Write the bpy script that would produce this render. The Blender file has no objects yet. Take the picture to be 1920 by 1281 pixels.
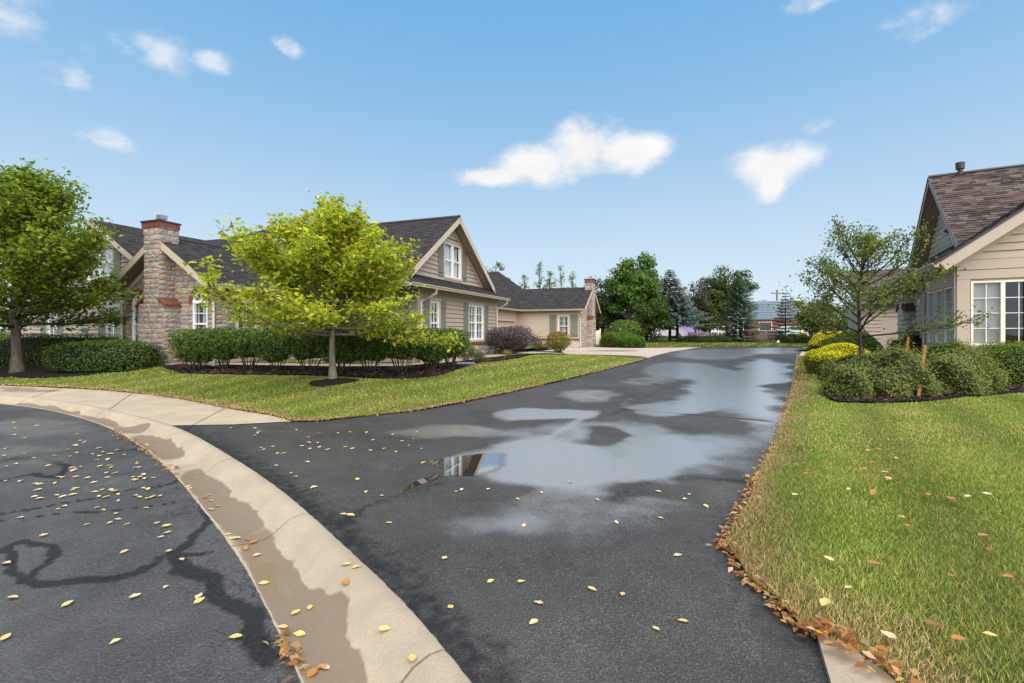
import bpy, math, random
import numpy as np
from mathutils import Vector, Matrix, geometry as mgeo, noise as mnoise

S = bpy.context.scene
C = S.collection
R = math.radians

# ------------------------------------------------------------------ camera
CAMH, F = 1.5, 900.0            # eye height (m), focal length in photo pixels
SL = 8 / 900.0                  # the place rises gently away from the street
cd = bpy.data.cameras.new('camera')
cd.sensor_width = 36.0
cd.lens = F / 1920 * 36
cd.shift_y = -20.5 / 1920
cd.clip_end = 3000
cd.clip_start = 0.05
cam = bpy.data.objects.new('camera', cd)
C.objects.link(cam)
cam.location = (0, 0, CAMH)
cam.rotation_euler = (R(90), 0, 0)
S.camera = cam

# ------------------------------------------------------------------ world
SUN_EL, SUN_AZ = 50, 163        # azimuth from +Y, clockwise: behind the camera, a bit right
w = bpy.data.worlds.new('World')
S.world = w
w.use_nodes = True
nt = w.node_tree
nt.nodes.clear()


def N(t, kind, **kw):
    n = t.nodes.new(kind)
    for k, v in kw.items():
        if k.startswith('i_'):
            n.inputs[k[2:].replace('_', ' ')].default_value = v
        elif k.startswith('n_'):
            n.inputs[int(k[2:])].default_value = v
        else:
            setattr(n, k, v)
    return n


def math_n(t, op, a, b=None, c=None, clamp=False):
    n = t.nodes.new('ShaderNodeMath')
    n.operation = op
    n.use_clamp = clamp
    for i, x in enumerate((a, b, c)):
        if x is None:
            continue
        if isinstance(x, (int, float)):
            n.inputs[i].default_value = x
        else:
            t.links.new(x, n.inputs[i])
    return n.outputs[0]


def mixc(t, fac, a, b, blend='MIX'):
    n = t.nodes.new('ShaderNodeMix')
    n.data_type = 'RGBA'
    n.blend_type = blend
    for i, x in ((0, fac), (6, a), (7, b)):
        if isinstance(x, (int, float)):
            n.inputs[i].default_value = x
        elif isinstance(x, (tuple, list)):
            n.inputs[i].default_value = tuple(x[:3]) + (1,)
        else:
            t.links.new(x, n.inputs[i])
    return n.outputs[2]


def smooth_n(t, x, lo, hi):
    n = t.nodes.new('ShaderNodeMapRange')
    n.interpolation_type = 'SMOOTHSTEP'
    n.inputs[1].default_value = lo
    n.inputs[2].default_value = hi
    t.links.new(x, n.inputs[0])
    return n.outputs[0]


def build_world():
    t = nt
    sky = N(t, 'ShaderNodeTexSky', sky_type='NISHITA', sun_disc=False)
    sky.sun_elevation = R(SUN_EL)
    sky.sun_rotation = R(SUN_AZ)
    sky.altitude = 100
    sky.air_density = 1.0
    sky.dust_density = 1.2
    sky.ozone_density = 1.6
    tc = N(t, 'ShaderNodeTexCoord')
    d = tc.outputs['Generated']
    sep = N(t, 'ShaderNodeSeparateXYZ')
    t.links.new(d, sep.inputs[0])
    z = sep.outputs[2]
    # a thin bright veil of high cloud, stronger towards the horizon
    veil = math_n(t, 'SUBTRACT', 1.0, smooth_n(t, z, -0.12, 0.60))
    vcol = mixc(t, veil, (2.0, 5.0, 8.5), (8.3, 9.5, 10.2))
    col = mixc(t, 0.86, sky.outputs[0], vcol)
    # fair weather clouds: soft blobs on the dome broken by noise
    nz = N(t, 'ShaderNodeTexNoise', i_Scale=10.0, i_Detail=7.0, i_Roughness=0.6)
    mp = N(t, 'ShaderNodeMapping')
    mp.inputs['Scale'].default_value = (1, 1, 1.5)
    t.links.new(d, mp.inputs[0])
    t.links.new(mp.outputs[0], nz.inputs['Vector'])
    nv = math_n(t, 'SUBTRACT', nz.outputs[0], 0.5)
    az = math_n(t, 'ARCTAN2', sep.outputs[0], sep.outputs[1])
    el = math_n(t, 'ARCSINE', z)

    def blob(a, e, sx, sz):
        u = math_n(t, 'MULTIPLY_ADD', az, 1 / R(sx), -R(a) / R(sx))
        v = math_n(t, 'MULTIPLY_ADD', el, 1 / R(sz), -R(e) / R(sz))
        q = math_n(t, 'MULTIPLY_ADD', u, u, math_n(t, 'MULTIPLY', v, v))
        return math_n(t, 'MULTIPLY_ADD', math_n(t, 'POWER', q, .5), -1.0, 1.0)

    # (azimuth from +Y, elevation, half sizes in degrees)
    big = [(8.8, 20.6, 5.4, 4.4), (3.6, 18.9, 8.0, 2.9), (-2.9, 17.9, 6.0, 1.5), (13.2, 19.6, 6.4, 2.8),
           (28.2, 17.0, 5.4, 2.7), (28.4, 14.9, 1.9, 2.3)]
    thin = [(-38, 25.0, 3.6, 2.0), (-43.5, 21.2, 3.0, 1.1), (-25.0, 28.2, 1.6, 1.0), (-46.8, 25.0, 2.8, 2.4),
            (-31.8, 25.4, 1.7, 1.0), (40.3, 26.0, 3.6, 1.6), (32.1, 30.2, 3.6, .9), (-40.2, 17.0, 2.2, 0.9), (32.5, 19.8, 1.5, 1.0),
            (-38.5, 29.5, 2.0, 1.4), (85, 25, 10, 3), (-85, 26, 11, 3.5), (150, 28, 14, 4), (-150, 24, 12, 3)]
    acc = None
    for b in big:
        v = blob(*b)
        acc = v if acc is None else math_n(t, 'SMOOTH_MAX', acc, v, 0.7)
    dens = smooth_n(t, math_n(t, 'MULTIPLY_ADD', nv, 1.45, acc), 0.04, 0.66)
    acc2 = None
    for b in thin:
        v = blob(*b)
        acc2 = v if acc2 is None else math_n(t, 'MAXIMUM', acc2, v)
    d2 = math_n(t, 'MULTIPLY_ADD', nv, 4.2, math_n(t, 'MINIMUM', acc2, .45))
    d2 = math_n(t, 'MULTIPLY', smooth_n(t, d2, 0.0, 1.15), smooth_n(t, acc2, -.9, .5))
    d2 = math_n(t, 'MULTIPLY', d2, 0.62)
    total = math_n(t, 'MAXIMUM', dens, d2)
    shade = math_n(t, 'MULTIPLY_ADD', nv, 2.6, 9.25)
    cc = N(t, 'ShaderNodeCombineXYZ')
    t.links.new(shade, cc.inputs[0])
    t.links.new(shade, cc.inputs[1])
    t.links.new(math_n(t, 'MULTIPLY', shade, 1.01), cc.inputs[2])
    col = mixc(t, total, col, cc.outputs[0])
    bg = N(t, 'ShaderNodeBackground')
    bg.inputs[1].default_value = 0.064
    t.links.new(col, bg.inputs[0])
    out = N(t, 'ShaderNodeOutputWorld')
    t.links.new(bg.outputs[0], out.inputs[0])


build_world()
w.cycles.sampling_method = 'MANUAL'
w.cycles.sample_map_resolution = 512

sl = bpy.data.lights.new('sun', 'SUN')
sl.energy = 5.0
sl.angle = R(95)
sl.color = (1.0, 0.93, 0.82)
sun = bpy.data.objects.new('sun', sl)
C.objects.link(sun)
sun.rotation_euler = (R(90 - SUN_EL), 0, R(-SUN_AZ + 180))
sun.location = (-10, -20, 40)

S.view_settings.view_transform = 'Standard'
S.view_settings.look = 'None'
S.view_settings.exposure = 0.66
S.view_settings.gamma = 1.0
S.view_settings.use_curve_mapping = False


# ------------------------------------------------------------------ helpers
def gz(x, y):
    return SL * min(max(y, -20), 80)


def at(px, py, dz=0.0):
    """point of the place under a measured point of the photograph (dz above the paving)"""
    Y = F * (CAMH - dz) / (py - 612)
    return ((px - 960) / F * Y, Y)


def tag(o, label=None, cat=None, group=None, kind=None):
    if label:
        o['label'] = label
    if cat:
        o['category'] = cat
    if group:
        o['group'] = group
    if kind:
        o['kind'] = kind
    return o


def link(name, data, parent=None, mtx=None):
    o = bpy.data.objects.new(name, data)
    C.objects.link(o)
    if parent is not None:
        o.parent = parent
    if mtx is not None:
        o.matrix_basis = mtx
    return o


def thing(name, label, cat, loc, rz=0, group=None):
    o = link(name, None)
    o.empty_display_size = 0.3
    o.location = loc
    o.rotation_euler = (0, 0, rz)
    return tag(o, label, cat, group)


def mesh(name, v, f, mat=None, smooth=False, col=None):
    m = bpy.data.meshes.new(name)
    m.from_pydata([tuple(p) for p in v], [], f)
    if mat is not None:
        for q in (mat if isinstance(mat, (list, tuple)) else [mat]):
            m.materials.append(q)
    if smooth:
        m.polygons.foreach_set('use_smooth', [True] * len(m.polygons))
    if col is not None:
        a = m.color_attributes.new('Col', 'FLOAT_COLOR', 'POINT')
        c = np.ones((len(v), 4), np.float32)
        c[:, :3] = col
        a.data.foreach_set('color', c.ravel())
    m.update()
    return m


def np_mesh(name, v, f, mat, col=None, smooth=False):
    """fast mesh: v (N,3), f (M,k)"""
    v = np.asarray(v, np.float32)
    f = np.asarray(f, np.int32)
    m = bpy.data.meshes.new(name)
    m.vertices.add(len(v))
    m.vertices.foreach_set('co', v.ravel())
    k = f.shape[1]
    m.loops.add(f.size)
    m.loops.foreach_set('vertex_index', f.ravel())
    m.polygons.add(len(f))
    m.polygons.foreach_set('loop_start', np.arange(0, f.size, k, dtype=np.int32))
    if smooth:
        m.polygons.foreach_set('use_smooth', np.ones(len(f), bool))
    m.materials.append(mat)
    if col is not None:
        a = m.color_attributes.new('Col', 'FLOAT_COLOR', 'POINT')
        c = np.ones((len(v), 4), np.float32)
        c[:, :3] = col
        a.data.foreach_set('color', c.ravel())
    m.update(calc_edges=True)
    m.validate()
    return m


class MB:
    def __init__(s):
        s.v, s.f, s.c = [], [], []

    def add(s, pts, faces, col=None):
        n = len(s.v)
        s.v += [tuple(p) for p in pts]
        s.f += [tuple(i + n for i in q) for q in faces]
        if col is not None:
            s.c += [col] * len(pts)

    def hexa(s, p, col=None):
        s.add(p, [(3, 2, 1, 0), (4, 5, 6, 7), (0, 1, 5, 4), (1, 2, 6, 5), (2, 3, 7, 6), (3, 0, 4, 7)], col)

    def box(s, x0, x1, y0, y1, z0, z1):
        s.hexa([(x0, y0, z0), (x1, y0, z0), (x1, y1, z0), (x0, y1, z0), (x0, y0, z1), (x1, y0, z1), (x1, y1, z1), (x0, y1, z1)])

    def prism(s, pts, vec):
        n = len(pts)
        p = [Vector(q) for q in pts]
        vec = Vector(vec)
        s.add(p + [q + vec for q in p], [tuple(range(n - 1, -1, -1)), tuple(range(n, 2 * n))] +
              [(i, (i + 1) % n, (i + 1) % n + n, i + n) for i in range(n)])

    def tube(s, pts, rad, n=6, cap=True):
        pts = [Vector(p) for p in pts]
        if not isinstance(rad, (list, tuple)):
            rad = [rad] * len(pts)
        base = len(s.v)
        for i, p in enumerate(pts):
            d = (pts[min(i + 1, len(pts) - 1)] - pts[max(i - 1, 0)])
            if d.length < 1e-6:
                d = Vector((0, 0, 1))
            d.normalize()
            a = d.cross(Vector((0, 0, 1)) if abs(d.z) < 0.9 else Vector((1, 0, 0))).normalized()
            b = d.cross(a)
            for k in range(n):
                t = 2 * math.pi * k / n
                s.v.append(tuple(p + (a * math.cos(t) + b * math.sin(t)) * rad[i]))
        for i in range(len(pts) - 1):
            for k in range(n):
                k2 = (k + 1) % n
                s.f.append((base + i * n + k, base + i * n + k2, base + (i + 1) * n + k2, base + (i + 1) * n + k))
        if cap:
            s.f.append(tuple(base + k for k in range(n))[::-1])
            s.f.append(tuple(base + (len(pts) - 1) * n + k for k in range(n)))

    def build(s, name, mat, parent=None, smooth=False, kind=None):
        m = mesh(name, s.v, s.f, mat, smooth, np.array(s.c, np.float32) if s.c else None)
        o = link(name, m, parent)
        if kind:
            o['kind'] = kind
        return o


def inpoly(P, poly):
    P = np.asarray(P)
    x, y = P[:, 0], P[:, 1]
    r = np.zeros(len(P), bool)
    n = len(poly)
    for i in range(n):
        x1, y1 = poly[i]
        x2, y2 = poly[(i + 1) % n]
        c = (y1 > y) != (y2 > y)
        with np.errstate(divide='ignore', invalid='ignore'):
            r ^= c & (x < (x2 - x1) * (y - y1) / (y2 - y1 + 1e-12) + x1)
    return r


def dist_line(P, line):
    P = np.asarray(P, float)
    best = np.full(len(P), 1e9)
    for (x1, y1), (x2, y2) in zip(line[:-1], line[1:]):
        d = np.array([x2 - x1, y2 - y1])
        L = (d ** 2).sum() + 1e-12
        t = np.clip(((P - (x1, y1)) @ d) / L, 0, 1)
        q = np.stack([x1 + t * d[0], y1 + t * d[1]], 1)
        best = np.minimum(best, np.hypot(*(P - q).T))
    return best


def spline(pts, per=8):
    p = [Vector(q) for q in pts]
    p = [p[0] * 2 - p[1]] + p + [p[-1] * 2 - p[-2]]
    out = []
    for i in range(1, len(p) - 2):
        for k in range(per):
            t = k / per
            a, b, c, d = p[i - 1:i + 3]
            out.append(tuple(0.5 * (2 * b + (c - a) * t + (2 * a - 5 * b + 4 * c - d) * t * t + (3 * b - a - 3 * c + d) * t ** 3)))
    out.append(tuple(p[-2]))
    return out


def sstep(x):
    x = np.clip(x, 0, 1)
    return x * x * (3 - 2 * x)


def fbm(P, sc, seed=0, oct=4):
    """cheap vectorised value noise in 2D, about -1..1"""
    P = np.asarray(P, float) * sc
    tot = np.zeros(len(P))
    amp = 1.0
    for o in range(oct):
        q = P * 2 ** o + seed * 17.3 + o * 5.1
        i = np.floor(q).astype(np.int64)
        f = q - i
        f = f * f * (3 - 2 * f)

        def h(a, b):
            n = (a * 374761393 + b * 668265263 + seed * 1442695 + o * 97) & 0x7fffffff
            n = ((n ^ (n >> 13)) * 1274126177) & 0x7fffffff
            return (n ^ (n >> 16)) / 0x7fffffff * 2 - 1
        a, b = i[:, 0], i[:, 1]
        v = (h(a, b) * (1 - f[:, 0]) + h(a + 1, b) * f[:, 0]) * (1 - f[:, 1]) + (h(a, b + 1) * (1 - f[:, 0]) + h(a + 1, b + 1) * f[:, 0]) * f[:, 1]
        tot += v * amp
        amp *= 0.5
    return tot


def warp(P, amp, sc, seed):
    return P + amp * np.stack([fbm(P, sc, seed, 3), fbm(P, sc, seed + 1, 3)], 1)


def sheet(name, poly, zf, spacing, mat, kind='structure', attrs=None, holes=(), extra=None, parent=None, jitter=0.25, seed=1):
    """a triangulated sheet over a world polygon; zf gives heights for an (N,2) array"""
    P = np.array(poly, float)
    x0, y0 = P.min(0)
    x1, y1 = P.max(0)
    rs = np.random.RandomState(seed)
    gx, gy = np.meshgrid(np.arange(x0, x1, spacing), np.arange(y0, y1, spacing))
    G = np.stack([gx.ravel(), gy.ravel()], 1) + (rs.rand(gx.size, 2) - .5) * spacing * jitter
    if extra is not None:
        G = np.concatenate([G, extra])
    G = G[inpoly(G, poly)]
    G = G[dist_line(G, list(poly) + [poly[0]]) > spacing * 0.1]
    vs = [Vector(p) for p in poly]
    ed = [(i, (i + 1) % len(poly)) for i in range(len(poly))]
    for h in holes:
        b = len(vs)
        vs += [Vector(p) for p in h]
        ed += [(b + i, b + (i + 1) % len(h)) for i in range(len(h))]
        G = G[~inpoly(G, h)]
    vs += [Vector(p) for p in G]
    vc, _, fc, *_r = mgeo.delaunay_2d_cdt(vs, ed, [], 0, 1e-5)
    V = np.array([tuple(v) for v in vc])
    T = np.array([f for f in fc if len(f) == 3])
    cen = V[T].mean(1)
    ok = inpoly(cen, poly)
    for h in holes:
        ok &= ~inpoly(cen, h)
    T = T[ok]
    used = np.unique(T)
    remap = -np.ones(len(V), int)
    remap[used] = np.arange(len(used))
    V, T = V[used], remap[T]
    a, b, c = V[T[:, 0]], V[T[:, 1]], V[T[:, 2]]
    cr = (b[:, 0] - a[:, 0]) * (c[:, 1] - a[:, 1]) - (b[:, 1] - a[:, 1]) * (c[:, 0] - a[:, 0])
    T[cr < 0] = T[cr < 0][:, ::-1]
    Z = zf(V)
    m = np_mesh(name, np.column_stack([V, Z]), T, mat, smooth=True)
    for k, fn in (attrs or {}).items():
        at_ = m.attributes.new(k, 'FLOAT', 'POINT')
        at_.data.foreach_set('value', np.asarray(fn(np.array([(v.co.x, v.co.y) for v in m.vertices])), np.float32))
    o = link(name, m, parent)
    if kind:
        o['kind'] = kind
    return o


# ------------------------------------------------------------------ materials
def mat(name, base=(.5, .5, .5), rough=.7, spec=.3, var=None, var2=None, bump=None, attr=False, trans=0.0, metal=0.0, coords='Object', aniso=None):
    """var/var2 = (noise scale, colour, amount); bump = (scale, strength, distance)"""
    m = bpy.data.materials.new(name)
    m.use_nodes = True
    t = m.node_tree
    t.nodes.clear()
    out = N(t, 'ShaderNodeOutputMaterial')
    p = N(t, 'ShaderNodeBsdfPrincipled')
    p.inputs['Roughness'].default_value = rough
    p.inputs['Specular IOR Level'].default_value = spec
    p.inputs['Metallic'].default_value = metal
    tc = N(t, 'ShaderNodeTexCoord')
    vec = tc.outputs[coords]
    if aniso:
        mp = N(t, 'ShaderNodeMapping')
        mp.inputs['Scale'].default_value = aniso
        t.links.new(vec, mp.inputs[0])
        vec = mp.outputs[0]
    if attr:
        a = N(t, 'ShaderNodeVertexColor', layer_name='Col')
        col = a.outputs[0]
    else:
        rgb = N(t, 'ShaderNodeRGB')
        rgb.outputs[0].default_value = tuple(base) + (1,)
        col = rgb.outputs[0]
    for vv in (var, var2):
        if vv:
            n = N(t, 'ShaderNodeTexNoise', i_Scale=vv[0], i_Detail=6.0, i_Roughness=0.6)
            t.links.new(vec, n.inputs['Vector'])
            f = smooth_n(t, n.outputs[0], 0.35, 0.68)
            f = math_n(t, 'MULTIPLY', f, vv[2])
            col = mixc(t, f, col, vv[1])
    t.links.new(col, p.inputs['Base Color'])
    if bump:
        n = N(t, 'ShaderNodeTexNoise', i_Scale=bump[0], i_Detail=5.0, i_Roughness=0.65)
        t.links.new(vec, n.inputs['Vector'])
        b = N(t, 'ShaderNodeBump', i_Strength=bump[1], i_Distance=bump[2])
        t.links.new(n.outputs[0], b.inputs['Height'])
        t.links.new(b.outputs[0], p.inputs['Normal'])
    sh = p.outputs[0]
    if trans:
        tr = N(t, 'ShaderNodeBsdfTranslucent')
        t.links.new(col, tr.inputs[0])
        mx = N(t, 'ShaderNodeMixShader')
        mx.inputs[0].default_value = trans
        t.links.new(sh, mx.inputs[1])
        t.links.new(tr.outputs[0], mx.inputs[2])
        sh = mx.outputs[0]
    t.links.new(sh, out.inputs[0])
    return m


def asphalt(name, base, spk, old=False):
    """driveway / street surface: the attributes hold water film (wet), tar filling (tar) and pale sand (sand)"""
    m = bpy.data.materials.new(name)
    m.use_nodes = True
    t = m.node_tree
    t.nodes.clear()
    out = N(t, 'ShaderNodeOutputMaterial')
    p = N(t, 'ShaderNodeBsdfPrincipled')
    tc = N(t, 'ShaderNodeTexCoord')
    vec = tc.outputs['Object']

    def noise(sc, det=5.0, ro=.6):
        n = N(t, 'ShaderNodeTexNoise', i_Scale=sc, i_Detail=det, i_Roughness=ro)
        t.links.new(vec, n.inputs['Vector'])
        return n.outputs[0]

    def att(k):
        return N(t, 'ShaderNodeAttribute', attribute_name=k).outputs['Fac']
    vor = N(t, 'ShaderNodeTexVoronoi', i_Scale=85.0 if not old else 60.0)
    t.links.new(vec, vor.inputs['Vector'])
    n_big, n_mid, n_fine = noise(0.7), noise(4.0), noise(95.0 if not old else 70.0, 2.5)
    col = mixc(t, smooth_n(t, n_big, .3, .7), [c * .72 for c in base], [c * 1.2 for c in base])
    col = mixc(t, math_n(t, 'MULTIPLY', smooth_n(t, n_mid, .4, .75), .45), col, [c * 1.45 for c in base])
    sp = math_n(t, 'MULTIPLY', smooth_n(t, n_fine, .5, .76), spk * 2.2)
    col = mixc(t, sp, col, (.19, .185, .175))
    col = mixc(t, math_n(t, 'MULTIPLY', smooth_n(t, vor.outputs['Distance'], .55, .15), .35), col, [c * .5 for c in base])
    sandf = math_n(t, 'MULTIPLY', att('sand'), smooth_n(t, noise(75.0, 3.0), .46, .74))
    col = mixc(t, math_n(t, 'MULTIPLY', sandf, .55), col, (.26, .24, .2))
    tar = smooth_n(t, math_n(t, 'MULTIPLY_ADD', math_n(t, 'SUBTRACT', noise(14.0), .5), 1.3, att('tar')), .12, .75)
    col = mixc(t, math_n(t, 'MULTIPLY', tar, .82), col, (.011, .011, .012))
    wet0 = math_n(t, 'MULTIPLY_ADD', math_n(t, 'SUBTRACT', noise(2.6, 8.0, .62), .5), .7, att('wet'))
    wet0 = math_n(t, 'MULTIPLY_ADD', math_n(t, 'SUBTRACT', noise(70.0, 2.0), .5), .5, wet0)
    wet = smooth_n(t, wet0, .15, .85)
    damp = smooth_n(t, wet0, .05, .4)
    col = mixc(t, math_n(t, 'MULTIPLY', damp, .25), col, (.02, .0195, .019))
    # sky glare on the wet film, painted into the base colour as pale grey
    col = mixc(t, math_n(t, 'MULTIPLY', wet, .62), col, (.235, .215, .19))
    t.links.new(col, p.inputs['Base Color'])
    r = math_n(t, 'MULTIPLY_ADD', wet, -.34, .62)
    r = math_n(t, 'MULTIPLY_ADD', tar, -.12, r)
    t.links.new(r, p.inputs['Roughness'])
    t.links.new(math_n(t, 'MULTIPLY_ADD', wet, .75, .14), p.inputs['Specular IOR Level'])
    t.links.new(math_n(t, 'MULTIPLY', wet, .9), p.inputs['Coat Weight'])
    p.inputs['Coat Roughness'].default_value = .24
    p.inputs['Coat IOR'].default_value = 1.75
    b = N(t, 'ShaderNodeBump', i_Distance=0.006)
    t.links.new(math_n(t, 'MULTIPLY_ADD', wet, -.72, .8 if not old else 1.0), b.inputs['Strength'])
    hgt = math_n(t, 'ADD', math_n(t, 'MULTIPLY', vor.outputs['Distance'], .8), noise(60.0, 3.0))
    if old:
        cr = N(t, 'ShaderNodeTexVoronoi', i_Scale=7.0, feature='DISTANCE_TO_EDGE')
        wv = N(t, 'ShaderNodeVectorMath', operation='MULTIPLY_ADD')
        nn = N(t, 'ShaderNodeTexNoise', i_Scale=4.0)
        t.links.new(vec, nn.inputs['Vector'])
        t.links.new(nn.outputs[1], wv.inputs[0])
        wv.inputs[1].default_value = (.35, .35, .35)
        t.links.new(vec, wv.inputs[2])
        t.links.new(wv.outputs[0], cr.inputs['Vector'])
        crack = math_n(t, 'SUBTRACT', 1.0, smooth_n(t, cr.outputs['Distance'], .0, .035))
        crack = math_n(t, 'MULTIPLY', crack, math_n(t, 'MULTIPLY', att('crack'), smooth_n(t, noise(2.2), .38, .62)))
        hgt = math_n(t, 'MULTIPLY_ADD', crack, -2.2, hgt)
        col2 = mixc(t, crack, col, (.008, .008, .008))
        t.links.new(col2, p.inputs['Base Color'])
    t.links.new(hgt, b.inputs['Height'])
    t.links.new(b.outputs[0], p.inputs['Normal'])
    t.links.new(p.outputs[0], out.inputs[0])
    return m


def concrete(name, base, dark, bumps=.5):
    m = bpy.data.materials.new(name)
    m.use_nodes = True
    t = m.node_tree
    t.nodes.clear()
    out = N(t, 'ShaderNodeOutputMaterial')
    p = N(t, 'ShaderNodeBsdfPrincipled')
    tc = N(t, 'ShaderNodeTexCoord')
    vec = tc.outputs['Object']

    def noise(sc, det=6.0, ro=.62):
        n = N(t, 'ShaderNodeTexNoise', i_Scale=sc, i_Detail=det, i_Roughness=ro)
        t.links.new(vec, n.inputs['Vector'])
        return n.outputs[0]
    a = N(t, 'ShaderNodeAttribute', attribute_name='wet').outputs['Fac']
    col = mixc(t, smooth_n(t, noise(1.6), .3, .7), [c * .86 for c in base], [c * 1.1 for c in base])
    col = mixc(t, math_n(t, 'MULTIPLY', smooth_n(t, noise(140, 2.0), .5, .72), .35), col, [c * .5 for c in base])
    col = mixc(t, math_n(t, 'MULTIPLY', smooth_n(t, noise(55, 3.0), .5, .75), .4), col, [c * .62 for c in base])
    col = mixc(t, math_n(t, 'MULTIPLY', smooth_n(t, noise(9), .55, .75), .4), col, [c * .74 for c in base])
    wet0 = math_n(t, 'MULTIPLY_ADD', math_n(t, 'SUBTRACT', noise(6.0), .5), .55, a)
    wet = smooth_n(t, wet0, .3, .52)
    col = mixc(t, math_n(t, 'MULTIPLY', wet, .85), col, dark)
    t.links.new(col, p.inputs['Base Color'])
    pool = smooth_n(t, wet0, .95, 1.15)
    r = math_n(t, 'MULTIPLY_ADD', wet, -.42, .86)
    r = math_n(t, 'MULTIPLY_ADD', pool, -.38, r)
    t.links.new(r, p.inputs['Roughness'])
    p.inputs['Specular IOR Level'].default_value = .4
    b = N(t, 'ShaderNodeBump', i_Distance=0.004)
    t.links.new(math_n(t, 'MULTIPLY_ADD', pool, -bumps, bumps), b.inputs['Strength'])
    t.links.new(math_n(t, 'ADD', noise(120, 3.0), noise(26)), b.inputs['Height'])
    t.links.new(b.outputs[0], p.inputs['Normal'])
    t.links.new(p.outputs[0], out.inputs[0])
    return m


def glass(name, tint, mixv):
    m = bpy.data.materials.new(name)
    m.use_nodes = True
    t = m.node_tree
    t.nodes.clear()
    out = N(t, 'ShaderNodeOutputMaterial')
    g = N(t, 'ShaderNodeBsdfGlossy')
    g.inputs['Roughness'].default_value = 0.015
    g.inputs[0].default_value = (.9, .92, .95, 1)
    tr = N(t, 'ShaderNodeBsdfTransparent')
    tr.inputs[0].default_value = tuple(tint) + (1,)
    ge = N(t, 'ShaderNodeNewGeometry')
    dp = N(t, 'ShaderNodeVectorMath', operation='DOT_PRODUCT')
    t.links.new(ge.outputs['Normal'], dp.inputs[0])
    t.links.new(ge.outputs['Incoming'], dp.inputs[1])
    cosv = math_n(t, 'ABSOLUTE', dp.outputs['Value'])
    fres = math_n(t, 'MULTIPLY_ADD', math_n(t, 'POWER', math_n(t, 'SUBTRACT', 1.0, cosv), 5.0), .9, .04)
    tc = N(t, 'ShaderNodeTexCoord')
    nz = N(t, 'ShaderNodeTexNoise', i_Scale=1.8, i_Detail=1.0)
    t.links.new(tc.outputs['Object'], nz.inputs['Vector'])
    b = N(t, 'ShaderNodeBump', i_Strength=.12, i_Distance=.02)
    t.links.new(nz.outputs[0], b.inputs['Height'])
    t.links.new(b.outputs[0], g.inputs['Normal'])
    f = math_n(t, 'ADD', fres, mixv, clamp=True)
    mx = N(t, 'ShaderNodeMixShader')
    t.links.new(f, mx.inputs[0])
    t.links.new(tr.outputs[0], mx.inputs[1])
    t.links.new(g.outputs[0], mx.inputs[2])
    t.links.new(mx.outputs[0], out.inputs[0])
    return m


M = {}
M['lawn'] = mat('lawn_soil', (.085, .10, .022), .95, .1, (1.2, (.13, .13, .03), .6), (30, (.04, .05, .012), .7), (60, .8, .03))
M['blade'] = mat('grass_blade', attr=True, rough=.55, spec=.25, trans=.35)
M['leaf'] = mat('foliage_leaf', attr=True, rough=.55, spec=.2, trans=.5)
M['needle'] = mat('foliage_needle', attr=True, rough=.6, spec=.2, trans=.15)
M['bark'] = mat('bark', (.085, .065, .05), .9, .15, (9, (.16, .14, .12), .7), (40, (.03, .025, .02), .6), (35, .9, .03), aniso=(1, 1, .25))
M['bark_pale'] = mat('bark_pale', (.17, .145, .115), .9, .15, (9, (.26, .24, .2), .6), (40, (.06, .05, .04), .6), (35, .9, .03), aniso=(1, 1, .25))
M['bark_dark'] = mat('bark_dark', (.035, .028, .024), .9, .2, (14, (.07, .06, .055), .7), None, (35, .8, .02), aniso=(1, 1, .3))
M['mulch'] = mat('mulch', (.028, .02, .017), .95, .1, (28, (.07, .05, .042), .8), (75, (.008, .006, .005), .8), (45, 1.0, .06))
M['chip'] = mat('mulch_chip', attr=True, rough=.95, spec=.1)
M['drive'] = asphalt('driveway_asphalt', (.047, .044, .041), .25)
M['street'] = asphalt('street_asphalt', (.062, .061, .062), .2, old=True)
M['conc'] = concrete('kerb_concrete', (.35, .28, .205), (.165, .115, .075), .9)
M['walk'] = concrete('walk_concrete', (.37, .295, .215), (.22, .16, .11), .45)
M['pad'] = concrete('pad_concrete', (.40, .325, .265), (.24, .17, .12), .3)
M['joint'] = mat('joint_dirt', (.05, .04, .03), .95, .1)
M['siding'] = mat('siding_taupe', (.34, .275, .225), .62, .3, (3, (.38, .31, .25), .5), (60, (.29, .235, .19), .3), (18, .12, .01), aniso=(.15, .15, 1))
M['siding_r'] = mat('siding_tan', (.44, .345, .27), .62, .3, (3, (.48, .38, .3), .5), (60, (.38, .30, .235), .3), (18, .12, .01), aniso=(.15, .15, 1))
M['trim'] = mat('trim_taupe', (.40, .335, .275), .6, .3, (4, (.36, .3, .25), .5))
M['trim_r'] = mat('trim_tan', (.47, .375, .305), .6, .3, (4, (.43, .345, .28), .5))
M['gutter'] = mat('gutter_paint', (.46, .385, .305), .42, .4, (5, (.40, .33, .26), .4))
M['soffit'] = mat('soffit_paint', (.30, .235, .19), .7, .2, (5, (.26, .2, .16), .4))
M['white'] = mat('vinyl_white', (.78, .77, .73), .4, .4, (5, (.7, .69, .65), .3))
M['cream'] = mat('vinyl_cream', (.78, .70, .60), .4, .4, (5, (.7, .63, .54), .3))
M['blind'] = mat('blind_white', (.62, .62, .62), .6, .3)
M['blind_g'] = mat('blind_grey', (.60, .57, .54), .7, .2)
M['room'] = mat('room_dark', (.05, .05, .05), .9, .1)
M['shutter'] = mat('shutter_green', (.165, .165, .135), .6, .2, (7, (.13, .132, .11), .5))
M['glass'] = glass('window_glass', (.90, .92, .93), .03)
M['shingle'] = mat('roof_shingle', attr=True, rough=.92, spec=.12, bump=(130, .6, .006))
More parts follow.
